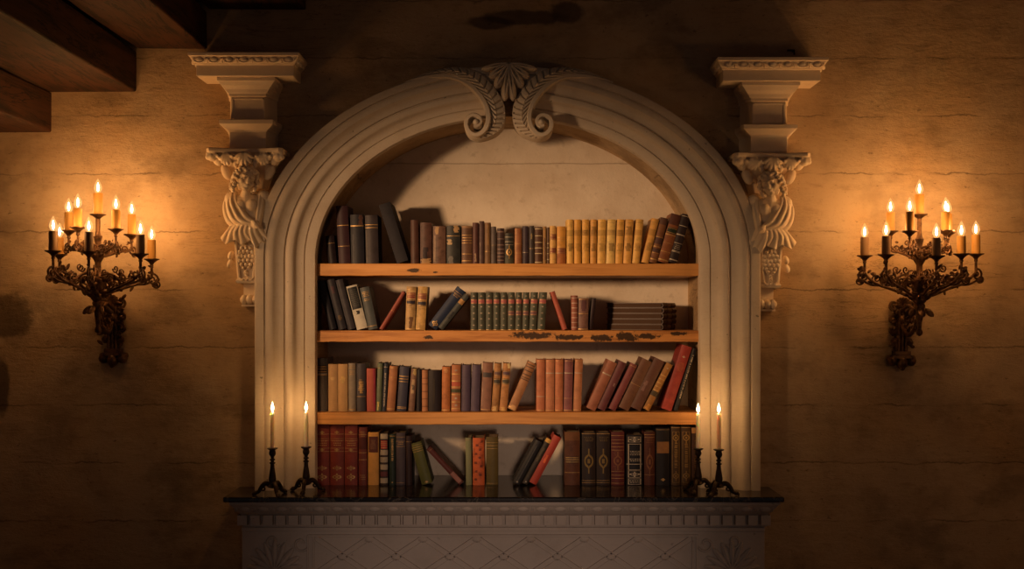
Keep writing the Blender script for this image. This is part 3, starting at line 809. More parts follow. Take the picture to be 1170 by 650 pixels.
put(3, 436.2,440.9, 55, 2.6, (54,50,48), 'thin blue-black book with silver lettering, right of the slim green book', [('T',.1,.8,'s'),('s',.92)], mott=.3)
put(3, 441.4,450.9, 51.5, 4, (156,86,44), 'orange-brown book with gilt foot line left of the navy gilt-banded book', [('g',.05,1.6),('g',.96),('g',.75,.6)], mott=.4)
put(3, 453.2,464, 51, 4, (60,50,50), 'navy-black book with double gilt bands on the third shelf', [('g',.78,1.6),('g',.72,1.4),('g',.66),('g',.06),('g',.09)], mott=.3)
put(3, 466.4,473.4, 48.5, 4, (120,74,46), 'worn slim brown book with tan mottling, right of the navy gilt-banded book', [('P',.85,1.,.3,1.,(178,128,66)),('P',.42,.75,.2,.8,(170,118,70)),('P',.5,.62,.3,.8,(70,54,40))], mott=.8)
put(3, 475.4,481.2, 47.6, 1.2, (30,20,16), 'near-black slim book left of the narrow ribbed orange-brown one', [], mott=.2)
put(3, 482,488.8, 47.2, 0, (164,94,50), 'narrow orange-brown book with dark ribs beside a wide black book', [('r',z,(110,58,32)) for z in (.12,.3,.48,.66,.8)], mott=.4)
put(3, 489.4,503.6, 46.8, 0, (34,20,14), 'wide blackened book with faded spine on the third shelf', [('P',.2,.8,.3,.6,(48,32,18))], mott=.5)
put(3, 504.6,514.2, 51, .5, (170,88,38), 'orange leather book right of the wide blackened book', [('g',.03,1.6),('P',.86,.96,.2,.8,(186,110,54))], mott=.7)
put(3, 515.4,526, 53.2, .5, (156,84,42), 'ornate book with many gilt ribs and red flowers, third shelf', [('r',z,'g') for z in (.06,.20,.36,.52,.65,.80)]+[('d',.88,'s'),('d',.28,'s'),('d',.13,'s'),('B',.40,.48,(74,64,34)),('B',.54,.63,(160,66,38))], mott=.4)
put(3, 527,537, 53, .8, (76,52,56), 'left of two purple ribbed volumes on the third shelf', [('r',z) for z in (.15,.3,.45,.6,.75)], mott=.35)
put(3, 537.6,547.6, 53, 1.8, (80,56,58), 'right of two purple ribbed volumes on the third shelf', [('r',z) for z in (.15,.3,.45,.6,.75)], mott=.35)
put(3, 548.8,560.4, 55.2, 3., (128,76,48), 'brown book with a dark title band beside the purple volumes', [('L',.70,.80,(66,48,36),''),('g',.03),('P',.1,.6,.0,.2,(150,96,64))], mott=.4)
put(3, 561.2,569.4, 54.6, 4, (160,96,44), 'left of two mottled orange books with dark labels on third shelf', [('L',.74,.84,(96,60,44)),('L',.56,.68,(64,50,34)),('r',.45),('r',.3),('r',.15),('P',.0,.1,.1,.9,(190,130,66))], mott=.75)
put(3, 570.2,579.2, 54.6, 5, (170,100,46), 'mottled orange book with dark labels and a torn pale head corner', [('P',.9,1.,.5,1.,(232,170,96)),('L',.74,.84,(84,52,46)),('L',.56,.68,(74,58,36)),('r',.45),('r',.3),('r',.15),('P',.0,.08,.1,.9,(196,130,60))], mott=.75)
put(3, 579.6,589.2, 58.4, 23.8, (156,92,48), 'brown ribbed book leaning right before the five reddish volumes', [('r',z,(96,58,34)) for z in (.64,.68,.74,.82,.9,.95)]+[('g',.04,2),('P',.0,.1,.2,.9,(196,128,70))], wpx=10)
FV = [(612.8,622.6,.2,(172,88,48)),(623.4,633.4,.3,(176,96,54)),(634.,643.2,.5,(174,90,48)),(643.9,653.8,1.1,(126,64,50)),(654.8,664,2.2,(172,96,52))]
FL = ['first of five tall reddish volumes, the one with its pale line low down','second of the five tall reddish volumes from the left','third of the five tall reddish volumes from the left',
      'fourth of the five tall reddish volumes, darkest and purplish','last of the five tall reddish volumes, beside the gap']
for i, (a, b, t, c) in enumerate(FV):
    op = ([('s',.285)] if i == 0 else [('s',.735),('s',.74),('r',.58),('r',.5),('g',.25,.5)]) + [('g',.02),('g',.97,.6)]
    put(3, a, b, 59.2, t, c, FL[i], op, mott=.45)
LEAN = [(669,680,60,24.9,11,(146,76,46),'brown book with one pale line, leftmost of the leaning row on third shelf',[('s',.73),('s',.74)]),
        (681.4,691,60,25,9.4,(98,44,36),'dark maroon book with pale specks, second in the leaning row',[('P',.5,.56,.5,.8,(140,90,70))]),
        (694,703,58,26,8.4,(118,50,40),'narrow maroon book, third in the leaning row on the third shelf',[('g',.95,.5)]),
        (705.6,718,62.3,25.9,12.2,(104,58,34),'wide brown leather book, fourth in the leaning row',[('g',.5,.4)]),
        (720,731.8,63,26.2,12.4,(92,50,32),'wide dark brown book with scuffed middle, fifth in the leaning row',[('P',.35,.55,.1,.5,(120,74,54))]),
        (735,742,59,27.2,8,(150,88,36),'gilt-ribbed orange book leaning right, sixth in the leaning row',[('r',z,'g') for z in (.42,.5,.58,.66,.74)]+[('d',.9,'s'),('P',.0,.12,.1,.9,(196,116,44)),('B',.3,.4,(70,50,28))]),
        (756,767.2,76.5,18.1,12,(140,46,32),'tall red book leaning right, tallest on the third shelf',[('d',.83,'s'),('B',.0,.16,(156,50,34)),('P',.6,.74,.1,.9,(150,62,38))]),
        (769,774.6,74,17.4,5.2,(36,28,24),'thin black book with pale lettering leaning on the right niche side',[('T',.2,.9,'s')])]
for a, b, hh, t, wp, c, lab, op in LEAN:
    put(3, a, b, hh, t, c, lab, op, wpx=wp, mott=.4)

# ---- mantel top
def big(a, b, lab):
    put(4, a, b, 73, 0, (88,30,18), lab, [('g',.80,.6),('d',.83,'g'),('g',.73,.6),('g',.70,.6),('H',.62,.69,'g'),('g',.58,.6),('d',.555,'g'),('g',.53,.6),('M',.27,.006,'g'),('M',.13,.009,'g')], mott=.3)
big(359.6,376.4,'leftmost of three big matching oxblood volumes on the mantel')
big(377,393,'middle one of three big matching oxblood volumes on the mantel')
big(393.6,408.4,'rightmost of three big matching oxblood volumes on the mantel')
put(4, 409.6,419.2, 66.5, 0, (82,32,20), 'brown book with gilt lines right of the three oxblood volumes', [('g',.87,.6),('H',.84,.92,'g'),('g',.56),('g',.44),('H',.1,.2,'g'),('B',.62,.82,(60,22,14))], mott=.4)
put(4, 420.4,432.6, 60.5, 0, (158,96,38), 'bright tan book with a broad dark title band on the mantel', [('L',.62,.92,(66,28,16),''),('P',.68,.86,.2,.8,(84,46,26))], mott=.2, rough=.6)
put(4, 434.4,443, 59.5, 0, (44,28,20), 'narrow black book with stacked silver compartments on the mantel', [('B',z,z+.10,(132,108,78)) for z in (.04,.30,.44,.58,.89)]+[('L',.70,.86,(122,34,28)),('B',.17,.26,(76,34,28))]+[('r',z) for z in (.15,.28,.42,.56)])
put(4, 444.6,451.8, 58.6, 0, (30,34,24), 'dark green book with vertical gilt title on the mantel', [('T',.48,.92,'g'),('g',.96),('d',.06,'g')], mott=.2)
put(4, 452.4,462.8, 60, 0, (52,38,34), 'grey-purple book with gilt rules beside the dark green one', [('g',.92,.6),('g',.84,.6),('H',.78,.84,'g'),('g',.74,.6),('g',.05,.5)], mott=.25)
put(4, 463.4,470.6, 56.5, 0, (34,18,14), 'dark maroon-black book left of the leaning green one, mantel', [('g',.88,.4)], mott=.25)
put(4, 482,494.4, 49, -15.3, (62,58,24), 'olive green book with gilt lines leaning left on the mantel', [('g',.94,.5),('g',.89,.8),('g',.84,.8),('g',.79,.8),('d',.05,'g')], mott=.25)
put(4, 525,530, 55.5, -43, (62,26,20), 'thin maroon book with a pale foot label leaning far left', [('L',.04,.30,(112,66,52),''),('g',.94,.6)], wpx=6.2, mott=.25)
put(4, 532.4,539.2, 54.3, -.8, (100,94,64), 'narrow pale grey-green book with maroon neighbour leaning on its foot', [('g',.95,.5)], mott=.2, rough=.7)
put(4, 540.2,553.6, 54.2, 0, (140,56,24), 'orange book with marbled pattern on the mantel', [('P',z,z+.05,u,u+.3,(84,32,16)) for z, u in ((.1,.1),(.2,.5),(.27,.15),(.38,.55),(.45,.1),(.56,.45),(.64,.12),(.73,.5),(.82,.2),(.9,.6))], mott=1., rough=.5)
put(4, 555.6,569, 55.2, 0, (64,44,16), 'dark olive book with blind rules, right of the orange marbled one', [('g',.88,.5),('g',.82,.5),('g',.76,.5),('g',.04,.5)], mott=.25, d=.16)
put(4, 584.4,593.8, 55, 28.6, (28,22,20), 'black book leaning right with a pale line along its spine', [('P',.02,.9,.42,.56,(62,50,42)),('d',.04,'s')], wpx=9, mott=.2)
put(4, 595,602.6, 58.5, 28.8, (40,28,20), 'dark book with a gilt head edge leaning beside the bright red one', [('B',.92,1.,(160,104,44)),('d',.05,'s'),('P',.5,.8,.2,.7,(62,46,30))], wpx=7, mott=.3)
put(4, 604,612.6, 61, 28.3, (128,40,26), 'bright red book leaning right on the mantel', [('P',.44,.6,.3,.7,(172,66,34))], wpx=9.4, mott=.2)
put(4, 645.2,662.6, 61, 0, (66,30,14), 'wide brown ribbed book with dark label, left of two medallion volumes', [('r',z) for z in (.2,.38,.56,.72)]+[('g',.72,.6),('B',.84,1.,(82,42,18)),('L',.42,.54,(40,22,14)),('g',.24,.6)], mott=.6)
for a, b, lab in ((664.8,680.6,'left of two black volumes with gilt medallions on the mantel'),(681.6,697,'right of two black volumes with gilt medallions on the mantel')):
    put(4, a, b, 60, 0, (32,18,12), lab, [('M',.46,.030,(92,62,26)),('g',.05,.5),('g',.09,.5),('H',.84,.94,(84,56,26)),('g',.98,.6)], mott=.3)
put(4, 698.4,713.4, 61, 0, (68,22,16), 'maroon ornate book with gilt bars right of the medallion volumes', [('g',z,.5) for z in (.04,.13,.19,.26,.66,.72,.79,.85,.93)]+[('M',.46,.022,(96,50,26)),('H',.28,.36,(96,50,26)),('H',.56,.64,(96,50,26))], mott=.4)
put(4, 715.6,734.4, 57.5, 0, (18,13,12), 'black book with silver ruled frames in the right mantel group', [('F',.02,.13,'s'),('F',.16,.29,'s'),('F',.31,.82,'s'),('F',.86,.96,'s'),('H',.48,.52,'s'),('H',.60,.67,'s'),('M',.22,.006,'s'),('M',.91,.006,'s'),('H',.05,.10,'s'),('s',.42)], mott=.2)
put(4, 736.2,748.4, 61, 0, (62,26,14), 'brown ornate book beside the black silver-framed one', [('M',.44,.034,(92,50,24)),('g',.9,.5),('g',.95,.5),('H',.80,.88,(90,50,24)),('g',.2,.4)], mott=.4)
put(4, 749.6,765.4, 65.5, 0, (24,16,12), 'black book with a square tan label on the mantel', [('L',.56,.76,(104,62,28),''),('g',.97,.5),('d',.1,'g')], mott=.2)
for a, b, lab in ((766.8,777.6,'left of two tall ornate gilt volumes near the right mantel candle'),(778.4,789.6,'right of two tall ornate gilt volumes near the right mantel candle')):
    put(4, a, b, 68, 0, (52,32,16), lab, [('F',.05,.9,(98,66,30)),('M',.16,.012,(98,66,30)),('M',.80,.014,(110,74,32)),('T',.3,.7,(98,66,30)),('g',.97)], mott=.4)
put(4, 790.4,798.8, 66, 0, (52,28,16), 'ornate brown book at the right end, partly behind a taper candle', [('T',.1,.8,(90,56,28)),('B',.9,1.,(140,90,44))], mott=.4)
# ================================================================ carved corbels
KS = .00385
def corbel(Xc, sx, dv, label):
    root = empty('corbel', (Xc, 0, ZC - (350 + dv - 355)*KS), label, 'corbel', 'carved corbels flanking the arch')
    def q(u, v, w): return Vector((Xc + sx*u*KS, -w, ZC - (v + dv - 355)*KS))
    def R3(a, ax='Y'): return Matrix.Rotation(math.radians(a)*(sx if ax in 'YZ' else 1), 3, ax)
    def loft(mb, levels, u0=0.):
        rings = []
        for v, hf, hb, w in levels:
            r = [q(u0-hb, v, .0012), q(u0-hf, v, w), q(u0+hf, v, w), q(u0+hb, v, .0012)]
            if sx > 0: r.reverse()
            rings.append(r)
        mb.loops(rings)
    K = KS
    # cornice
    mb = MB()
    loft(mb, [(86,55,55,.170),(85.4,56,56,.173),(73,56,56,.173),(72.5,57.5,57.5,.178),(71.5,57.5,57.5,.178),(70,59,59,.184),(66,61.5,61.5,.194),(64.2,62.5,62.5,.199),(64,63.5,63.5,.204),(60,63.5,63.5,.204)])
    bevel(mb.build('cornice', M['corbel'], root, flat=True), .002)
    mb = MB()
    n = 7
    for i in range(n):
        u = -51 + 102*i/(n-1)
        mb.ell(q(u, 68, .188), (5.2*K, .012, 4.2*K), R3(28, 'X'))
        mb.tube([q(u + 7*math.cos(a), 66.5 + 4.6*math.sin(a), .196 - .003*math.sin(a)) for a in [PI*j/8 for j in range(9)]], .0035, 5)
        if i < n-1: mb.ell(q(u+8.5, 68, .187), (1.1*K, .010, 4.*K), R3(28, 'X'), nu=6, nv=5)
    for sd in (-1, 1):
        for w in (.045, .10, .155): mb.ell(q(sd*59.6, 68, w), (.010, 5*K, 4.2*K), R3(-28*sd))
    mb.build('egg_and_dart', M['corbel'], root, sharp=60)
    # neck with two moulded blocks
    mb = MB()
    loft(mb, [(134.4,19.5,28,.115),(107,19.5,28,.115),(106.5,21.5,29.5,.125),(103.5,21.5,29.5,.125),(102.5,23,30,.128),(99,25,31,.133),(95,29,33,.147),(91,32.5,34.5,.156),(90,33.5,35,.160),(86.2,33.5,35,.160)])
    # raised frame round the front panel
    for a, b, c, d in ((-19,-16.5,108,134),(16.5,19,108,134),(-19,19,108,110)):
        p0, p1 = q(a, d, .119), q(b, c, .119)
        mb.box(min(p0.x,p1.x), max(p0.x,p1.x), -.119, -.113, p0.z, p1.z)
    bevel(mb.build('neck', M['corbel'], root, flat=True), .0015)
    mb = MB()
    loft(mb, [(168,21,29,.118),(148,21,29,.118),(146,22.5,29.5,.122),(143.5,26,31,.134),(141,29,33,.145),(139.5,31,34,.152),(134.6,31,34,.152)])
    bevel(mb.build('moulded_block', M['corbel'], root, flat=True), .0015)
    # capital with leaves and corner volutes
    mb = MB(); rings = []
    for v, s_, w in ((173.4,.97,.192),(172.6,1.,.198),(169,1.,.198),(168.2,.98,.194)):
        r = []
        pts = [(-44,.02)] + [(-44+4*0, w*.92)] + [(-40 + 80*i/12, w - .030*math.sin(PI*i/12)) for i in range(13)] + [(44, w*.92), (44,.02)]
        for u, ww in pts: r.append(q(u*s_, v, ww))
        if sx > 0: r.reverse()
        rings.append(r)
    mb.loops(rings)
    loft(mb, [(212,14,18,.06),(200,17,22,.085),(188,22,27,.115),(178,31,34,.150),(172,36,38,.165)])
    for sd in (-1, 1):
        mb.ell(q(sd*38, 178, .165), (6.*K, .028, 5.5*K)); mb.ell(q(sd*33, 181, .14), (6*K, .030, 7*K), R3(30*sd))
        mb.ell(q(sd*25, 194, .112), (6*K,.020,10*K), R3(24*sd))
    for sd in (-1, 1):                         # rolled corner leaves
        for t in range(5):
            a_ = -60 + 40*t; mb.ell(q(sd*(38 + 4.5*math.sin(math.radians(a_))), 178 - 5*math.cos(math.radians(a_)), .172), (3.2*K,.018,3.2*K))
    for u0, L, sp, w0 in ((0,17,1.,.176),(-21,15,.8,.168),(21,15,.8,.168)):   # pointed fingers of the acanthus leaves
        for a_ in (-58,-32,-10,10,32,58):
            Rr = R3(-a_*sp); l = L*(1 - abs(a_)*.004)
            mb.ell(q(u0, 173.5, w0) + Rr @ Vector((0,-.004,-l*K*.52)), (2.6*K,.014,l*K*.55), Rr)
    for u0 in (-11, 11): mb.ell(q(u0, 184, .158), (3.4*K,.016,7*K))
    for u, v in ((-30,176),(-14,176),(14,176),(30,176)): mb.ell(q(u, v+2, .180), (2.4*K,.011,2.4*K))
    remesh(mb.build('leaf_capital', M['corbel'], root), .0034, 1)
    # draped figure
    mb = MB()
    hc = q(.5, 203, .158); HS = 1.2
    Hd = R3(16, 'Y') @ Matrix.Rotation(math.radians(26)*sx, 3, 'Z')
    def hp(x, y, z): return hc + Hd @ (HS*Vector((x*sx, y, z)))
    def he(x, y, z, rx, ry, rz): mb.ell(hp(x, y, z), (HS*rx, HS*ry, HS*rz), Hd, nu=16, nv=12)
    he(0, .004, .008, .034, .040, .040)            # skull
    he(0, -.012, -.014, .028, .029, .032)          # face
    he(0, -.031, -.036, .011, .010, .009)          # chin
    he(0, -.044, -.006, .0065, .010, .014)         # nose
    he(0, -.047, -.012, .007, .007, .005)
    he(-.013, -.033, .010, .012, .008, .004); he(.013, -.033, .010, .012, .008, .004)   # brows
    he(-.017, -.029, -.014, .010, .010, .011); he(.017, -.029, -.014, .010, .010, .011)   # cheeks
    he(0, -.040, -.0225, .010, .006, .0025); he(0, -.039, -.0275, .008, .006, .003)       # lips
    he(-.012, -.0335, .001, .0065, .005, .004); he(.012, -.0335, .001, .0065, .005, .004) # eyes
    mb.tube([q(0,210,.145), q(-1,216,.128), q(-2,223,.115)], [.019,.021,.030], 12)
    mb.ell(q(-1,229,.100), (21*K,.048,11*K)); mb.ell(q(1,240,.098), (17*K,.046,14*K)); mb.ell(q(2,252,.092), (14.5*K,.044,12*K))
    mb.ell(q(-20,225,.098), (8.5*K,.036,9*K)); mb.ell(q(17,222,.092), (8*K,.034,8*K))
    mb.ell(q(6,233,.138), (7*K,.022,7*K)); mb.ell(q(-7,233,.136), (7*K,.02,7*K))
    mb.tube([q(17,221,.092), q(22,229,.094), q(23.5,237,.100)], [.028,.024,.020], 10)
    mb.tube([q(-20,225,.098), q(-24,238,.092), q(-20,250,.09)], [.03,.026,.022], 10)
    mb.ell(q(23.5,238,.102), (4.5*K,.018,3.5*K))
    fig = remesh(mb.build('figure', M['corbel'], root), .0026, 2)
    mb = MB(); rng = random.Random(7)
    for i in range(95):
        a = rng.uniform(0, 2*PI); t = rng.uniform(.02, 1.)
        x, y, z = math.cos(a)*math.sqrt(1-(1-t)**2)*.039, math.sin(a)*math.sqrt(1-(1-t)**2)*.044 + .006, .010 + (1-t)*.040 - .004
        if y < -.020 and z < .026: continue
        r = rng.uniform(.0075, .0115); mb.ell(hp(x*1.08, y*1.05, z*1.05), (r, r, r*.9), nu=8, nv=6)
    for sd, lim in ((-1, 11), (1, 8)):
        for i in range(lim):
            for j in range(3):
                r = rng.uniform(.008, .0115); mb.ell(hp(sd*(.035 + rng.uniform(-.003,.010)), rng.uniform(-.016,.022), .004 - i*.0062), (r, r, r*.8), nu=8, nv=6)
    remesh(mb.build('curled_hair', M['corbel'], fig), .0024, 0)
    # drapery: pleated sheets of cloth
    def resamp(pl, n):
        L = [0.]
        for i in range(len(pl)-1): L.append(L[-1] + math.dist(pl[i][:2], pl[i+1][:2]))
        out = []
        for k in range(n+1):
            t = L[-1]*k/n; i = 0
            while i < len(pl)-2 and L[i+1] < t: i += 1
            f = (t-L[i])/max(1e-6, L[i+1]-L[i]); out.append(tuple(pl[i][c]*(1-f) + pl[i+1][c]*f for c in range(3)))
        return out
    def sheet(mb, rows, pleats, amps, n=64, thick=.016, sub=5, ph=0.):
        R = [resamp(r, n) for r in rows]; front = []
        cols = [spline([R[i][k] for i in range(len(R))], sub) for k in range(n+1)]
        am = [p[0] for p in spline([(a,) for a in amps], sub)]
        for j in range(len(cols[0])):
            front.append([(cols[k][j][0], cols[k][j][1], cols[k][j][2] + am[j]*(abs(math.sin(PI*pleats*k/n + ph))**.7*2 - 1)) for k in range(n+1)])
        m_ = n + 1; vs = [q(*p) for r in front for p in r] + [q(p[0], p[1], p[2]-thick-.006) for r in front for p in r]
        off = len(front)*m_; fs = []
        for j in range(len(front)-1):
            for k in range(n):
                x = j*m_+k; fs += [(x, x+1, x+m_+1, x+m_), (off+x+m_, off+x+m_+1, off+x+1, off+x)]
        nr = len(front)
        for k in range(n): fs += [(off+k, off+k+1, k+1, k), ((nr-1)*m_+k, (nr-1)*m_+k+1, off+(nr-1)*m_+k+1, off+(nr-1)*m_+k)]
        for j in range(nr-1): fs += [(j*m_, (j+1)*m_, off+(j+1)*m_, off+j*m_), (off+j*m_+n, off+(j+1)*m_+n, (j+1)*m_+n, j*m_+n)]
        mb.add(vs, fs)
    mb = MB()
    sheet(mb, [[(-25,219,.10),(-19,216,.118),(-13,216,.118)],[(-31,231,.095),(-20,229,.140),(-10,226,.135)],[(-30,246,.095),(-18,242,.150),(-3,236,.150)],[(-21,257,.105),(-8,252,.158),(4,246,.156)],[(4,259,.140),(8,257,.152),(11,252,.150)]],
          4, (.006,.010,.011,.008,.003))
    sheet(mb, [[(13,217,.115),(17,217,.108),(20,219,.10)],[(12,232,.142),(16,233,.140),(20,235,.125)],[(10,252,.148),(13,254,.148),(16,255,.135)]], 2, (.003,.005,.003), 24, .012)
    mb.ell(q(-17,236,.095), (11*K,.034,18*K), R3(-6)); mb.ell(q(-4,250,.102), (16*K,.042,7*K), R3(-14))
    mb.ell(q(11,255.5,.150), (5*K,.018,4.6*K)); mb.tube([q(8,252,.155), q(11,255,.168), q(14,259,.155)], .009, 8)
    sheet(mb, [[(-20,254,.112),(-6,256,.148),(11,257,.150),(16,255,.135)],[(-28,263,.105),(-14,264,.146),(8,266,.150),(20,262,.120)],[(-34,269,.095),(-27,278,.112),(-13,273,.132),(-7,279,.130),(4,273,.136),(10,283,.134),(16,275,.124),(22,277,.108),(25,266,.095)]],
          8, (.003,.008,.011), 90)
    for u, v in ((25,276),(26,286),(24,296),(27,303),(-23,290),(-24,300)): mb.ell(q(u, v, .062), (3.6*K,.022,5.4*K), R3(20 if u < 0 else -20))
    remesh(mb.build('drapery', M['corbel'], root), .0026, 1)
    # tapering pedestal with a moulded rim
    mb = MB()
    loft(mb, [(323,11,12,.088),(321.5,12,13,.094),(319.5,12.5,13,.096),(317,11,12.5,.090),(300,12.4,14,.094),(275,14.2,16,.100),(256,15.5,18,.104)], -3.)
    for sd in (-1, 1):
        mb.tube([q(-3+sd*11.6, 272, .107), q(-3+sd*10.0, 296, .101), q(-3+sd*8.2, 316, .097)], .006, 7)
    mb.tube([q(-3-8, 316, .096), q(-3-5, 319, .098), q(-3-2, 317, .099), q(-3, 319, .100), q(-3+2, 317, .099), q(-3+5, 319, .098), q(-3+8, 316, .096)], .005, 7)
    ped = mb.build('tapered_pedestal', M['corbel'], root, sharp=40)
    mb = MB(); rng = random.Random(3)
    for v, hwid, r in ((278,2.2,2.2),(282,5,2.6),(286.5,7.2,3.),(291.5,8.4,3.2),(296.5,7.4,3.),(301,5.2,2.6),(305,3.2,2.2),(309,1.8,1.9),(313,1.,1.6)):
        n = max(1, int(round(hwid*2/3.6)))
        for i in range(n):
            u = -3 + (0 if n == 1 else -hwid + 2*hwid*i/(n-1))
            mb.ell(q(u, v + rng.uniform(-.5,.5), .100), (r*K*.95, .013, r*K*.9), nu=9, nv=6)
    mb.build('fruit_cluster', M['corbel'], ped, sharp=70)
    # foot
    mb = MB()
    loft(mb, [(337,7.6,8.2,.055),(323.2,7.6,8.2,.055)], -1.2)
    bevel(mb.build('foot_block', M['corbel'], root, flat=True), .001)
    mb = MB()
    for u, r in ((-7.6,4.2),(-1.,5.),(6.,4.2)): mb.ell(q(u-.4, 342, .050), (r*K, .034, 6.2*K), nu=14, nv=10)
    mb.ell(q(-11.3,342,.045), (2.2*K,.022,3.6*K)); mb.ell(q(9.8,342,.045), (2.2*K,.022,3.6*K))
    a, b = q(-11,350,.07), q(10,347.6,.07)
    mb.box(min(a.x,b.x), max(a.x,b.x), -.062, -.0012, a.z, b.z)
    mb.build('scrolled_foot', M['corbel'], root, sharp=60)
    return root
corbel(-1.180, 1, 0, 'carved stone corbel left of the arch, draped figure below an egg-and-dart cornice')
corbel(1.148, -1, 5.5, 'carved stone corbel right of the arch, draped figure with head turned towards the arch')

# small iron hook in the wall above the right corbel
mb = MB(); a = P(899.5, 57.5, -.03); b = P(907.5, 57.5, -.03); c = P(907.5, 62.5, -.03)
mb.tube([a, b, c], .0045, 7); mb.tube([b + Vector((0,.03,0)), b], .004, 6)
tag(mb.build('iron_hook', M['iron']), 'small dark iron hook in the wall above the right corbel cornice', 'hook')

# ================================================================ wall sconces
BULBS = []; FLAMES = []
def curl(mb, c, e, r0, turns, a0, sgn, rad, m=0):
    """flat spiral in the vertical plane of direction e"""
    n = int(14*turns); pts = []
    for i in range(n+1):
        f = i/n; a = a0 + sgn*2*PI*turns*f; r = r0*(1-.82*f)
        pts.append(c + e*(r*math.cos(a)) + Vector((0,0,r*math.sin(a))))
    mb.tube(pts, [rad*(1-.35*i/n) for i in range(n+1)], 6, m)
def leaf(mb, p, d, L, wdt):
    d = d.normalized(); s = d.cross(Vector((0,1,.2))).normalized(); t = s.cross(d).normalized()
    R_ = Matrix((s, t, d)).transposed()
    mb.ell(p + d*L*.5, (wdt, wdt*.45, L*.55), R_, nu=6, nv=5)
def branch(root, hub, z0, end, rng, upper=False):
    mb = MB(); e = Vector((end.x-hub.x, end.y-hub.y, 0)); R = e.length; e.normalize()
    H = Vector((hub.x, hub.y, z0)); dz = end.z - z0; rad = .0065 if not upper else .0055
    def pt(r, z): return H + e*r + Vector((0,0,z))
    foot = .045 if not upper else .03
    low = [(0.012,.0),(R*.22,-.004),(R*.5,dz*.16),(R*.8,dz*.36),(R,dz-foot)]
    pts = [pt(*p) for p in spline(low, 6)]; mb.tube(pts, [rad*1.25]*8 + [rad]*(len(pts)-8), 7)
    mb.tube([pt(R,dz-foot), pt(R,dz+.004)], [rad, rad*.9], 7)
    hi = [(0.012,dz*.55),(R*.3,dz*.62),(R*.6,dz*.34),(R*.85,dz*.30),(R*1.02,dz*.44)]
    mb.tube([pt(*p) for p in spline(hi, 6)], rad*.8, 6)
    s = 1 if not upper else .72
    curl(mb, pt(R*1.02, dz-foot-.010*s), e, .026*s, 1.4, PI/2, -1, .0052)
    curl(mb, pt(R*1.02+.018*s, dz-foot-.030*s), e, .020*s, 1.2, PI*.9, 1, .0045)
    curl(mb, pt(R*.30, dz*.34), e, .030*s, 1.5, -PI/2, 1, .005); curl(mb, pt(R*.56, dz*.42), e, .026*s, 1.5, PI/2, -1, .0048)
    curl(mb, pt(R*.78, dz*.50), e, .022*s, 1.4, -PI/2, 1, .0045); curl(mb, pt(R*.42, dz*.80), e, .018*s, 1.3, PI, 1, .0042)
    if not upper: curl(mb, pt(R*.16, dz*.66), e, .024, 1.4, 0, -1, .0045)
    for i in range(30 if not upper else 20):
        f = rng.uniform(.12, 1.05); base = pt(R*f, dz*(.1 + .5*f*f) + rng.uniform(-.02, .045)*s)
        d = e*rng.uniform(-1,1) + Vector((rng.uniform(-.25,.25), rng.uniform(-.4,.2), rng.uniform(-.8,1)))
        leaf(mb, base, d, rng.uniform(.016,.030)*s, rng.uniform(.005,.009)*s)
    for i in range(4):                        # leaf spray hanging at the tip
        leaf(mb, pt(R*1.06, dz-foot-.02), e*rng.uniform(-.4,1) + Vector((0,0,rng.uniform(-1,.2))), .024*s, .008*s)
    mb.build('branch', M['bronze'], root, sharp=60)
def light_cup(root, p, wid, hgt, dark, top=False):
    """drip pan, candle sleeve and bulb; p = pan centre, hgt = sleeve height"""
    mb = MB()
    mb.lathe(p, [(.004,-.034),(.009,-.030),(.007,-.022),(.012,-.014),(.022,-.006),(.034,.0),(.0345,.003),(.024,.002),(.016,.004),(.0,.004)], 18)
    mb.build('drip_pan', M['bronze'], root, sharp=50)
    mb = MB(); r = wid*.5
    mb.lathe(p + Vector((0,0,.0035)), [(r*.98,0),(r,.004),(r,hgt-.004),(r*.94,hgt),(r*.4,hgt+.001),(r*.36,hgt-.002),(0,hgt-.002)], 16)
    sl = mb.build('candle_sleeve', M['sleeve_shaded' if dark else 'ivory'], root, sharp=50)
    b = p + Vector((0,0,hgt+.003)); mb = MB()
    mb.lathe(b, [(.006,0),(.010,.006),(.0155,.016),(.0165,.024),(.0135,.036),(.0085,.047),(.0045,.056),(.002,.062),(0,.064)], 14)
    mb.build('bulb', M['bulb'], sl, sharp=80)
    mb = MB(); mb.lathe(b + Vector((0,0,.008)), [(.0015,0),(.0042,.006),(.0055,.014),(.0042,.024),(.0018,.034),(0,.038)], 10)
    mb.build('filament', M['filament'], sl, sharp=80)
    BULBS.append(b + Vector((0,0,.024)))
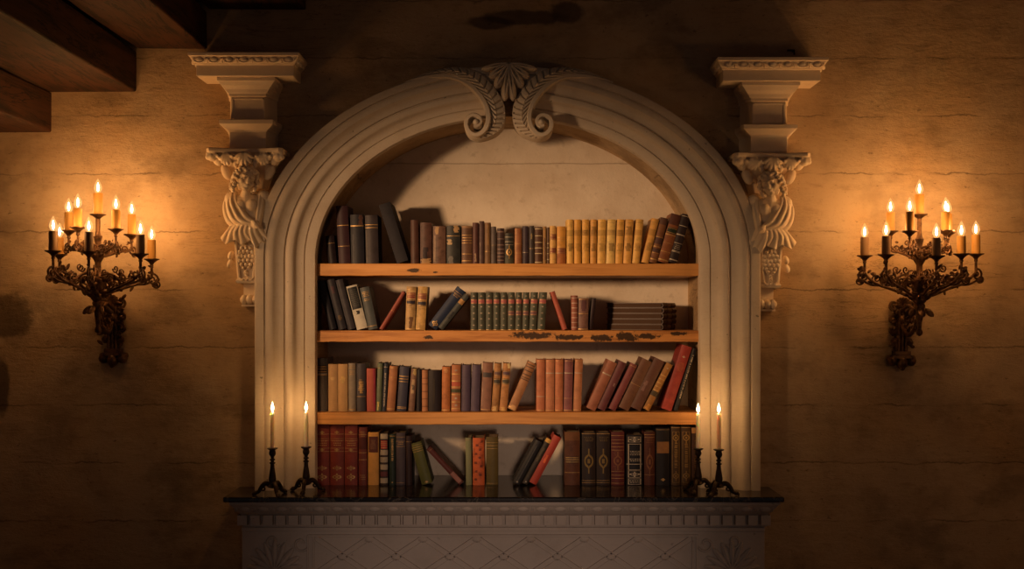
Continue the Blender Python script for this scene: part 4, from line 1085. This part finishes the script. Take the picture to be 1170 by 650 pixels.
def sconce(cpx, stem_px, Ys, top, mids, lows, dy, label):
    X = P(cpx, 0, 0).x
    root = empty('wall_sconce', (X, 0, P(0, 418+dy, 0).z), label, 'wall lamp', 'bronze candelabra wall sconces')
    rng = random.Random(cpx)
    hub = P(stem_px, 330, Ys)
    def zz(py): return P(0, py + dy, Ys).z
    k = (D0+Ys)/F
    # stem
    mb = MB(); zb = zz(383)
    prof = [(381,.6),(379,3.4),(376,3.8),(373,2.2),(366,2.8),(358,4.2),(350,5.6),(346,6.6),(344,5.2),(341,8),(337,7.6),(334,5),(331,7),(326,9.4),(320,10),(317,10.4),(315.5,7),(311,3.6),(300,3.4),(297,5),(293,7.6),(289,8.2),(285.5,7),(284,4),(279,3),(273,4.4),(270,5.2),(268,3.4),(264,2.6),(252,2.8),(249,2.4),(247,2.6)]
    mb.lathe(Vector((hub.x, hub.y, zb)), [(r*k, zz(py)-zb) for py, r in prof], 18)
    for i in range(10):
        a = 2*PI*i/10
        for py, L, o in ((340,.034,.020),(322,.03,.030),(290,.026,.022)):
            leaf(mb, Vector((hub.x + math.cos(a)*o, hub.y + math.sin(a)*o, zz(py))), Vector((math.cos(a),math.sin(a),.6)), L, .008)
    for i in range(7):
        a = 2*PI*i/7; c_ = Vector((hub.x, hub.y, zz(347)))
        leaf(mb, c_ + Vector((math.cos(a)*.03, math.sin(a)*.03, -.01)), Vector((math.cos(a),math.sin(a),-1.1)), .045, .012)
    mb.build('stem', M['bronze'], root, sharp=50)
    # back plate
    mb = MB(); pz = lambda py: P(0, py + dy, 0).z; s = .004
    def plate(dx0, dx1, y0, y1, d, r=.004): mb.box(X+dx0*s, X+dx1*s, -d, -.0015, pz(y1), pz(y0))
    plate(-6.5, 6.5, 345, 404, .030); plate(-9, 9, 398, 402, .044); plate(-11.5, 11.5, 402.5, 406, .050)
    for dx in (-4, 0, 4): mb.tube([Vector((X+dx*s,-.034,pz(398))), Vector((X+dx*s,-.038,pz(372))), Vector((X+dx*s*.8,-.034,pz(350)))], .0065, 8)
    for sd in (-1, 1):
        ex = Vector((sd,0,0))
        for (dx, py, r, a0, sg) in ((9,346,.026,PI,1),(10,362,.020,PI,-1),(9.5,374,.022,PI,1),(8.5,388,.016,PI,-1)):
            c_ = Vector((X+sd*dx*s, -.028, pz(py))); curl(mb, c_, ex, r, 1.5, a0, sg, .0075)
            mb.ell(c_, (.010,.014,.010))
        mb.ell(Vector((X+sd*10.5*s,-.026,pz(409))), (.023,.028,.024)); mb.ell(Vector((X+sd*14*s,-.016,pz(406))), (.010,.014,.014))
        for i in range(16):
            leaf(mb, Vector((X+sd*rng.uniform(3,11)*s, -.034, pz(rng.uniform(342,394)))), Vector((sd*rng.uniform(.1,1),-.4,rng.uniform(-1,1))), rng.uniform(.02,.034), .008)
    mb.ell(Vector((X,-.030,pz(411))), (.026,.032,.030)); mb.ell(Vector((X,-.036,pz(417))), (.012,.016,.012))
    for i in range(9):
        a = PI*i/8; leaf(mb, Vector((X,-.030,pz(346))), Vector((math.cos(a),-.5,math.sin(a))), .042, .012)
    mb.ell(Vector((X,-.034,pz(362))), (.016,.018,.022))
    mb.build('back_plate', M['bronze'], root, sharp=60)
    # bracket from plate to stem
    mb = MB(); A = Vector((X,-.03,pz(368))); B = Vector((hub.x, hub.y, zz(352))); C = Vector((hub.x, hub.y, zz(372)))
    e = (Vector((B.x,B.y,0)) - Vector((A.x,A.y,0))); L = e.length; e.normalize()
    mb.tube([Vector(p) for p in spline([tuple(A), tuple(A + e*L*.35 + Vector((0,0,-.045))), tuple(A + e*L*.75 + Vector((0,0,-.01))), tuple(B)], 7)], .010, 8)
    mb.tube([Vector(p) for p in spline([tuple(A + Vector((0,0,.06))), tuple(A + e*L*.4 + Vector((0,0,.085))), tuple(A + e*L*.8 + Vector((0,0,.06))), tuple(B + Vector((0,0,.02)))], 7)], .007, 7)
    for f, z, r in ((.3,.02,.030),(.62,.035,.026),(.5,-.03,.020),(.85,.0,.018)): curl(mb, A + e*L*f + Vector((0,0,z)), e, r, 1.5, PI/2, 1, .006)
    for i in range(18):
        leaf(mb, A + e*L*rng.uniform(.1,.95) + Vector((0,0,rng.uniform(-.05,.09))), Vector((rng.uniform(-1,1),rng.uniform(-1,.5),rng.uniform(-1,1))), rng.uniform(.02,.030), .006)
    mb.build('bracket', M['bronze'], root, sharp=60)
    # lights
    tp = Vector((hub.x, hub.y, P(top[0], top[1], Ys).z)); light_cup(root, tp, .040, (top[1]-top[2])*k, False)
    for px, py, ct, Y, dk in mids:
        p = P(px, py, Y); branch(root, hub, zz(291), p - Vector((0,0,.034)), rng, True); light_cup(root, p, .036, (py-ct)*(D0+Y)/F, dk)
    for px, py, ct, Y, dk in lows:
        p = P(px, py, Y); branch(root, hub, zz(333), p - Vector((0,0,.034)), rng); light_cup(root, p, .036, (py-ct)*(D0+Y)/F, dk)
# photo: pan x, pan y, top of sleeve y, distance from the wall
sconce(131.5, 112, -.26, (114,245.5,221.5),
       [(78.5,264,243.5,-.20,0),(89,260,239,-.42,0),(132.5,262,240.5,-.40,0),(150.5,268.5,246,-.17,0)],
       [(60.8,287,265,-.48,1),(68,291,272,-.19,0),(101.5,288,266,-.48,1),(160.5,290.5,269,-.40,1),(173.3,296.5,275,-.18,0)], 0,
       'bronze candelabrum wall sconce with ten lit candle bulbs, left of the arch')
sconce(1028, 1050.5, -.28, (1054.5,245.5,223),
       [(1017.5,264.5,243.5,-.20,0),(1039.5,264.5,243,-.44,0),(1080.5,264,243,-.40,0),(1083,266,245,-.18,0)],
       [(988,292.5,272,-.20,1),(1012.5,291.5,270.5,-.38,1),(1070,293,272.5,-.48,1),(1098.5,290.5,270.5,-.41,0),(1115,290.5,269,-.22,0)], 3,
       'bronze candelabrum wall sconce with ten lit candle bulbs, right of the arch')

# ================================================================ tapers in tripod candlesticks on the mantel
def candlestick(px, Y, pan_py, cand_top, rot, lab_s, lab_c):
    b = P(px, 0, Y); base = Vector((b.x, Y, ZM + .0005)); k = (D0+Y)/F
    hz = P(0, pan_py, Y).z - base.z
    root = empty('candlestick', base, lab_s, 'candlestick', 'dark tripod candlesticks on the mantel')
    mb = MB()
    mb.lathe(base, [(.004,.030),(.017,.034),(.024,.040),(.017,.048),(.013,.058),(.0165,.066),(.0165,.072),(.0125,.10),(.0095,hz*.58),(.0085,hz*.66),(.013,hz*.68),(.013,hz*.695),(.0075,hz*.71),(.0075,hz*.735),(.012,hz*.75),(.012,hz*.77),(.007,hz*.785),(.008,hz*.82),(.014,hz*.86),(.0155,hz*.90),(.0125,hz*.95),(.010,hz*.965)], 18)
    mb.build('stem', M['iron'], root, sharp=45)
    mb = MB()
    mb.lathe(base + Vector((0,0,hz)), [(.010,-.009),(.016,-.006),(.023,-.002),(.0235,.001),(.012,.0015),(.0,.0015)], 20)
    mb.build('drip_pan', M['iron'], root, sharp=45)
    for i in range(3):
        a = rot + 2*PI*i/3; e = Vector((math.cos(a), math.sin(a), 0)); mb = MB()
        pts = spline([(.010,.046),(.030,.052),(.048,.036),(.060,.016),(.072,.013)], 5)
        mb.tube([base + e*r + Vector((0,0,z)) for r, z in pts], [.012 - .005*j/(len(pts)-1) for j in range(len(pts))], 8)
        mb.ell(base + e*.076 + Vector((0,0,.0095)), (.011,.011,.0092)); curl(mb, base + e*.040 + Vector((0,0,.030)), e, .014, 1.2, PI/2, -1, .005)
        for t in (-.5, 0, .5):
            f = Vector((math.cos(a+t), math.sin(a+t), 0)); mb.ell(base + e*.074 + f*.011 + Vector((0,0,.0062)), (.0052,.0052,.006))
        mb.build('leg', M['iron'], root, sharp=60)
    cb = base + Vector((0,0,hz+.002)); h = P(0, cand_top, Y).z - cb.z
    cr = empty('candle', cb, lab_c, 'candle', 'white taper candles on the mantel')
    mb = MB(); mb.lathe(cb, [(.0098,0),(.0100,.01),(.0094,h*.6),(.0090,h-.006),(.0080,h-.001),(.0060,h-.002),(.003,h-.004),(.0,h-.004)], 16)
    mb.build('wax', M['wax'], cr, sharp=60)
    mb = MB(); mb.tube([cb + Vector((0,0,h-.004)), cb + Vector((.0008,0,h+.006)), cb + Vector((.0018,0,h+.010))], .0011, 6)
    mb.build('wick', M['wick'], cr)
    mb = MB(); f0 = cb + Vector((0,0,h+.002))
    mb.lathe(f0, [(.0012,0),(.0055,.006),(.0075,.013),(.0068,.021),(.0042,.030),(.0018,.038),(0,.043)], 12)
    mb.build('flame', M['flame'], cr, sharp=80)
    FLAMES.append(f0 + Vector((0,-.0,.016)))
candlestick(311.3, -.25, 512, 470.5, PI, 'dark tripod candlestick, outermost on the left end of the mantel', 'white taper candle burning, outermost on the left end of the mantel')
candlestick(349.8, -.165, 510.8, 470, 2.6, 'dark tripod candlestick beside the oxblood books, left pair', 'white taper candle burning next to the oxblood books, inner of left pair')
candlestick(797.7, -.165, 512.5, 472, 2.2, 'dark tripod candlestick in front of ornate books, inner of right pair', 'white taper candle burning in front of the ornate books on the right')
candlestick(821.3, -.25, 513.5, 472, -.1, 'dark tripod candlestick, outermost on the right end of the mantel', 'white taper candle burning, outermost on the right end of the mantel')
for o in list(bpy.data.materials):
    if o.name in ('lit_bulb_glass', 'candle_flame', 'lit_filament'): o.cycles.emission_sampling = 'NONE'
BULB_W = 2.3; FLAME_W = 2.2; KEY_W = 560.; WORLD_W = .05
# ================================================================ light and camera
def lamp(name, kind, loc, col, W, r, target=None, **kw):
    L = bpy.data.lights.new(name, kind); L.energy = W; L.color = col; L.shadow_soft_size = r
    for k, v in kw.items(): setattr(L, k, v)
    o = bpy.data.objects.new(name, L); o.location = loc; COL.objects.link(o)
    if target is not None:
        o.rotation_euler = (Vector(target) - Vector(loc)).to_track_quat('-Z', 'Y').to_euler()
    return o
for i, c in enumerate(BULBS):
    lamp('bulb_light', 'POINT', c, (1., .47, .15), BULB_W, .014)
for c in FLAMES:
    lamp('flame_light', 'POINT', c, (1., .50, .17), FLAME_W, .010)
lamp('room_spotlight', 'SPOT', (-2.5, -2.9, 2.35), (1., .58, .29), KEY_W, .17, target=(.14, 0.3, 2.0), spot_size=math.radians(30), spot_blend=1.0)
lamp('frieze_fill', 'SPOT', (.2, -4.3, 1.3), (1., .68, .50), 110., .2, target=(-.04, -.2, .84), spot_size=math.radians(31), spot_blend=1.0)  # added unseen fill light to brighten the mantel frieze
lamp('right_wall_fill', 'POINT', (2.5, -2.0, 2.1), (1., .54, .24), 4.5, .12)  # added unseen point light, lifts the dim right-hand wall
w = bpy.data.worlds.new('room_dusk'); SC.world = w; w.use_nodes = True
bg = w.node_tree.nodes['Background']; bg.inputs[0].default_value = (1., .84, .82, 1); bg.inputs[1].default_value = WORLD_W
cam = bpy.data.cameras.new('camera'); co = bpy.data.objects.new('camera', cam); COL.objects.link(co)
co.location = (0, -D0, ZC); co.rotation_euler = (PI/2, 0, 0)
cam.sensor_width = 36; cam.lens = F/1170*36; cam.shift_y = 30/1170
SC.camera = co
SC.view_settings.view_transform = 'Standard'; SC.view_settings.look = 'None'; SC.view_settings.gamma = 1
SC.view_settings.exposure = 0; SC.view_settings.use_curve_mapping = False
SC.cycles.max_bounces = 8; SC.cycles.transparent_max_bounces = 16; SC.cycles.sample_clamp_indirect = 4
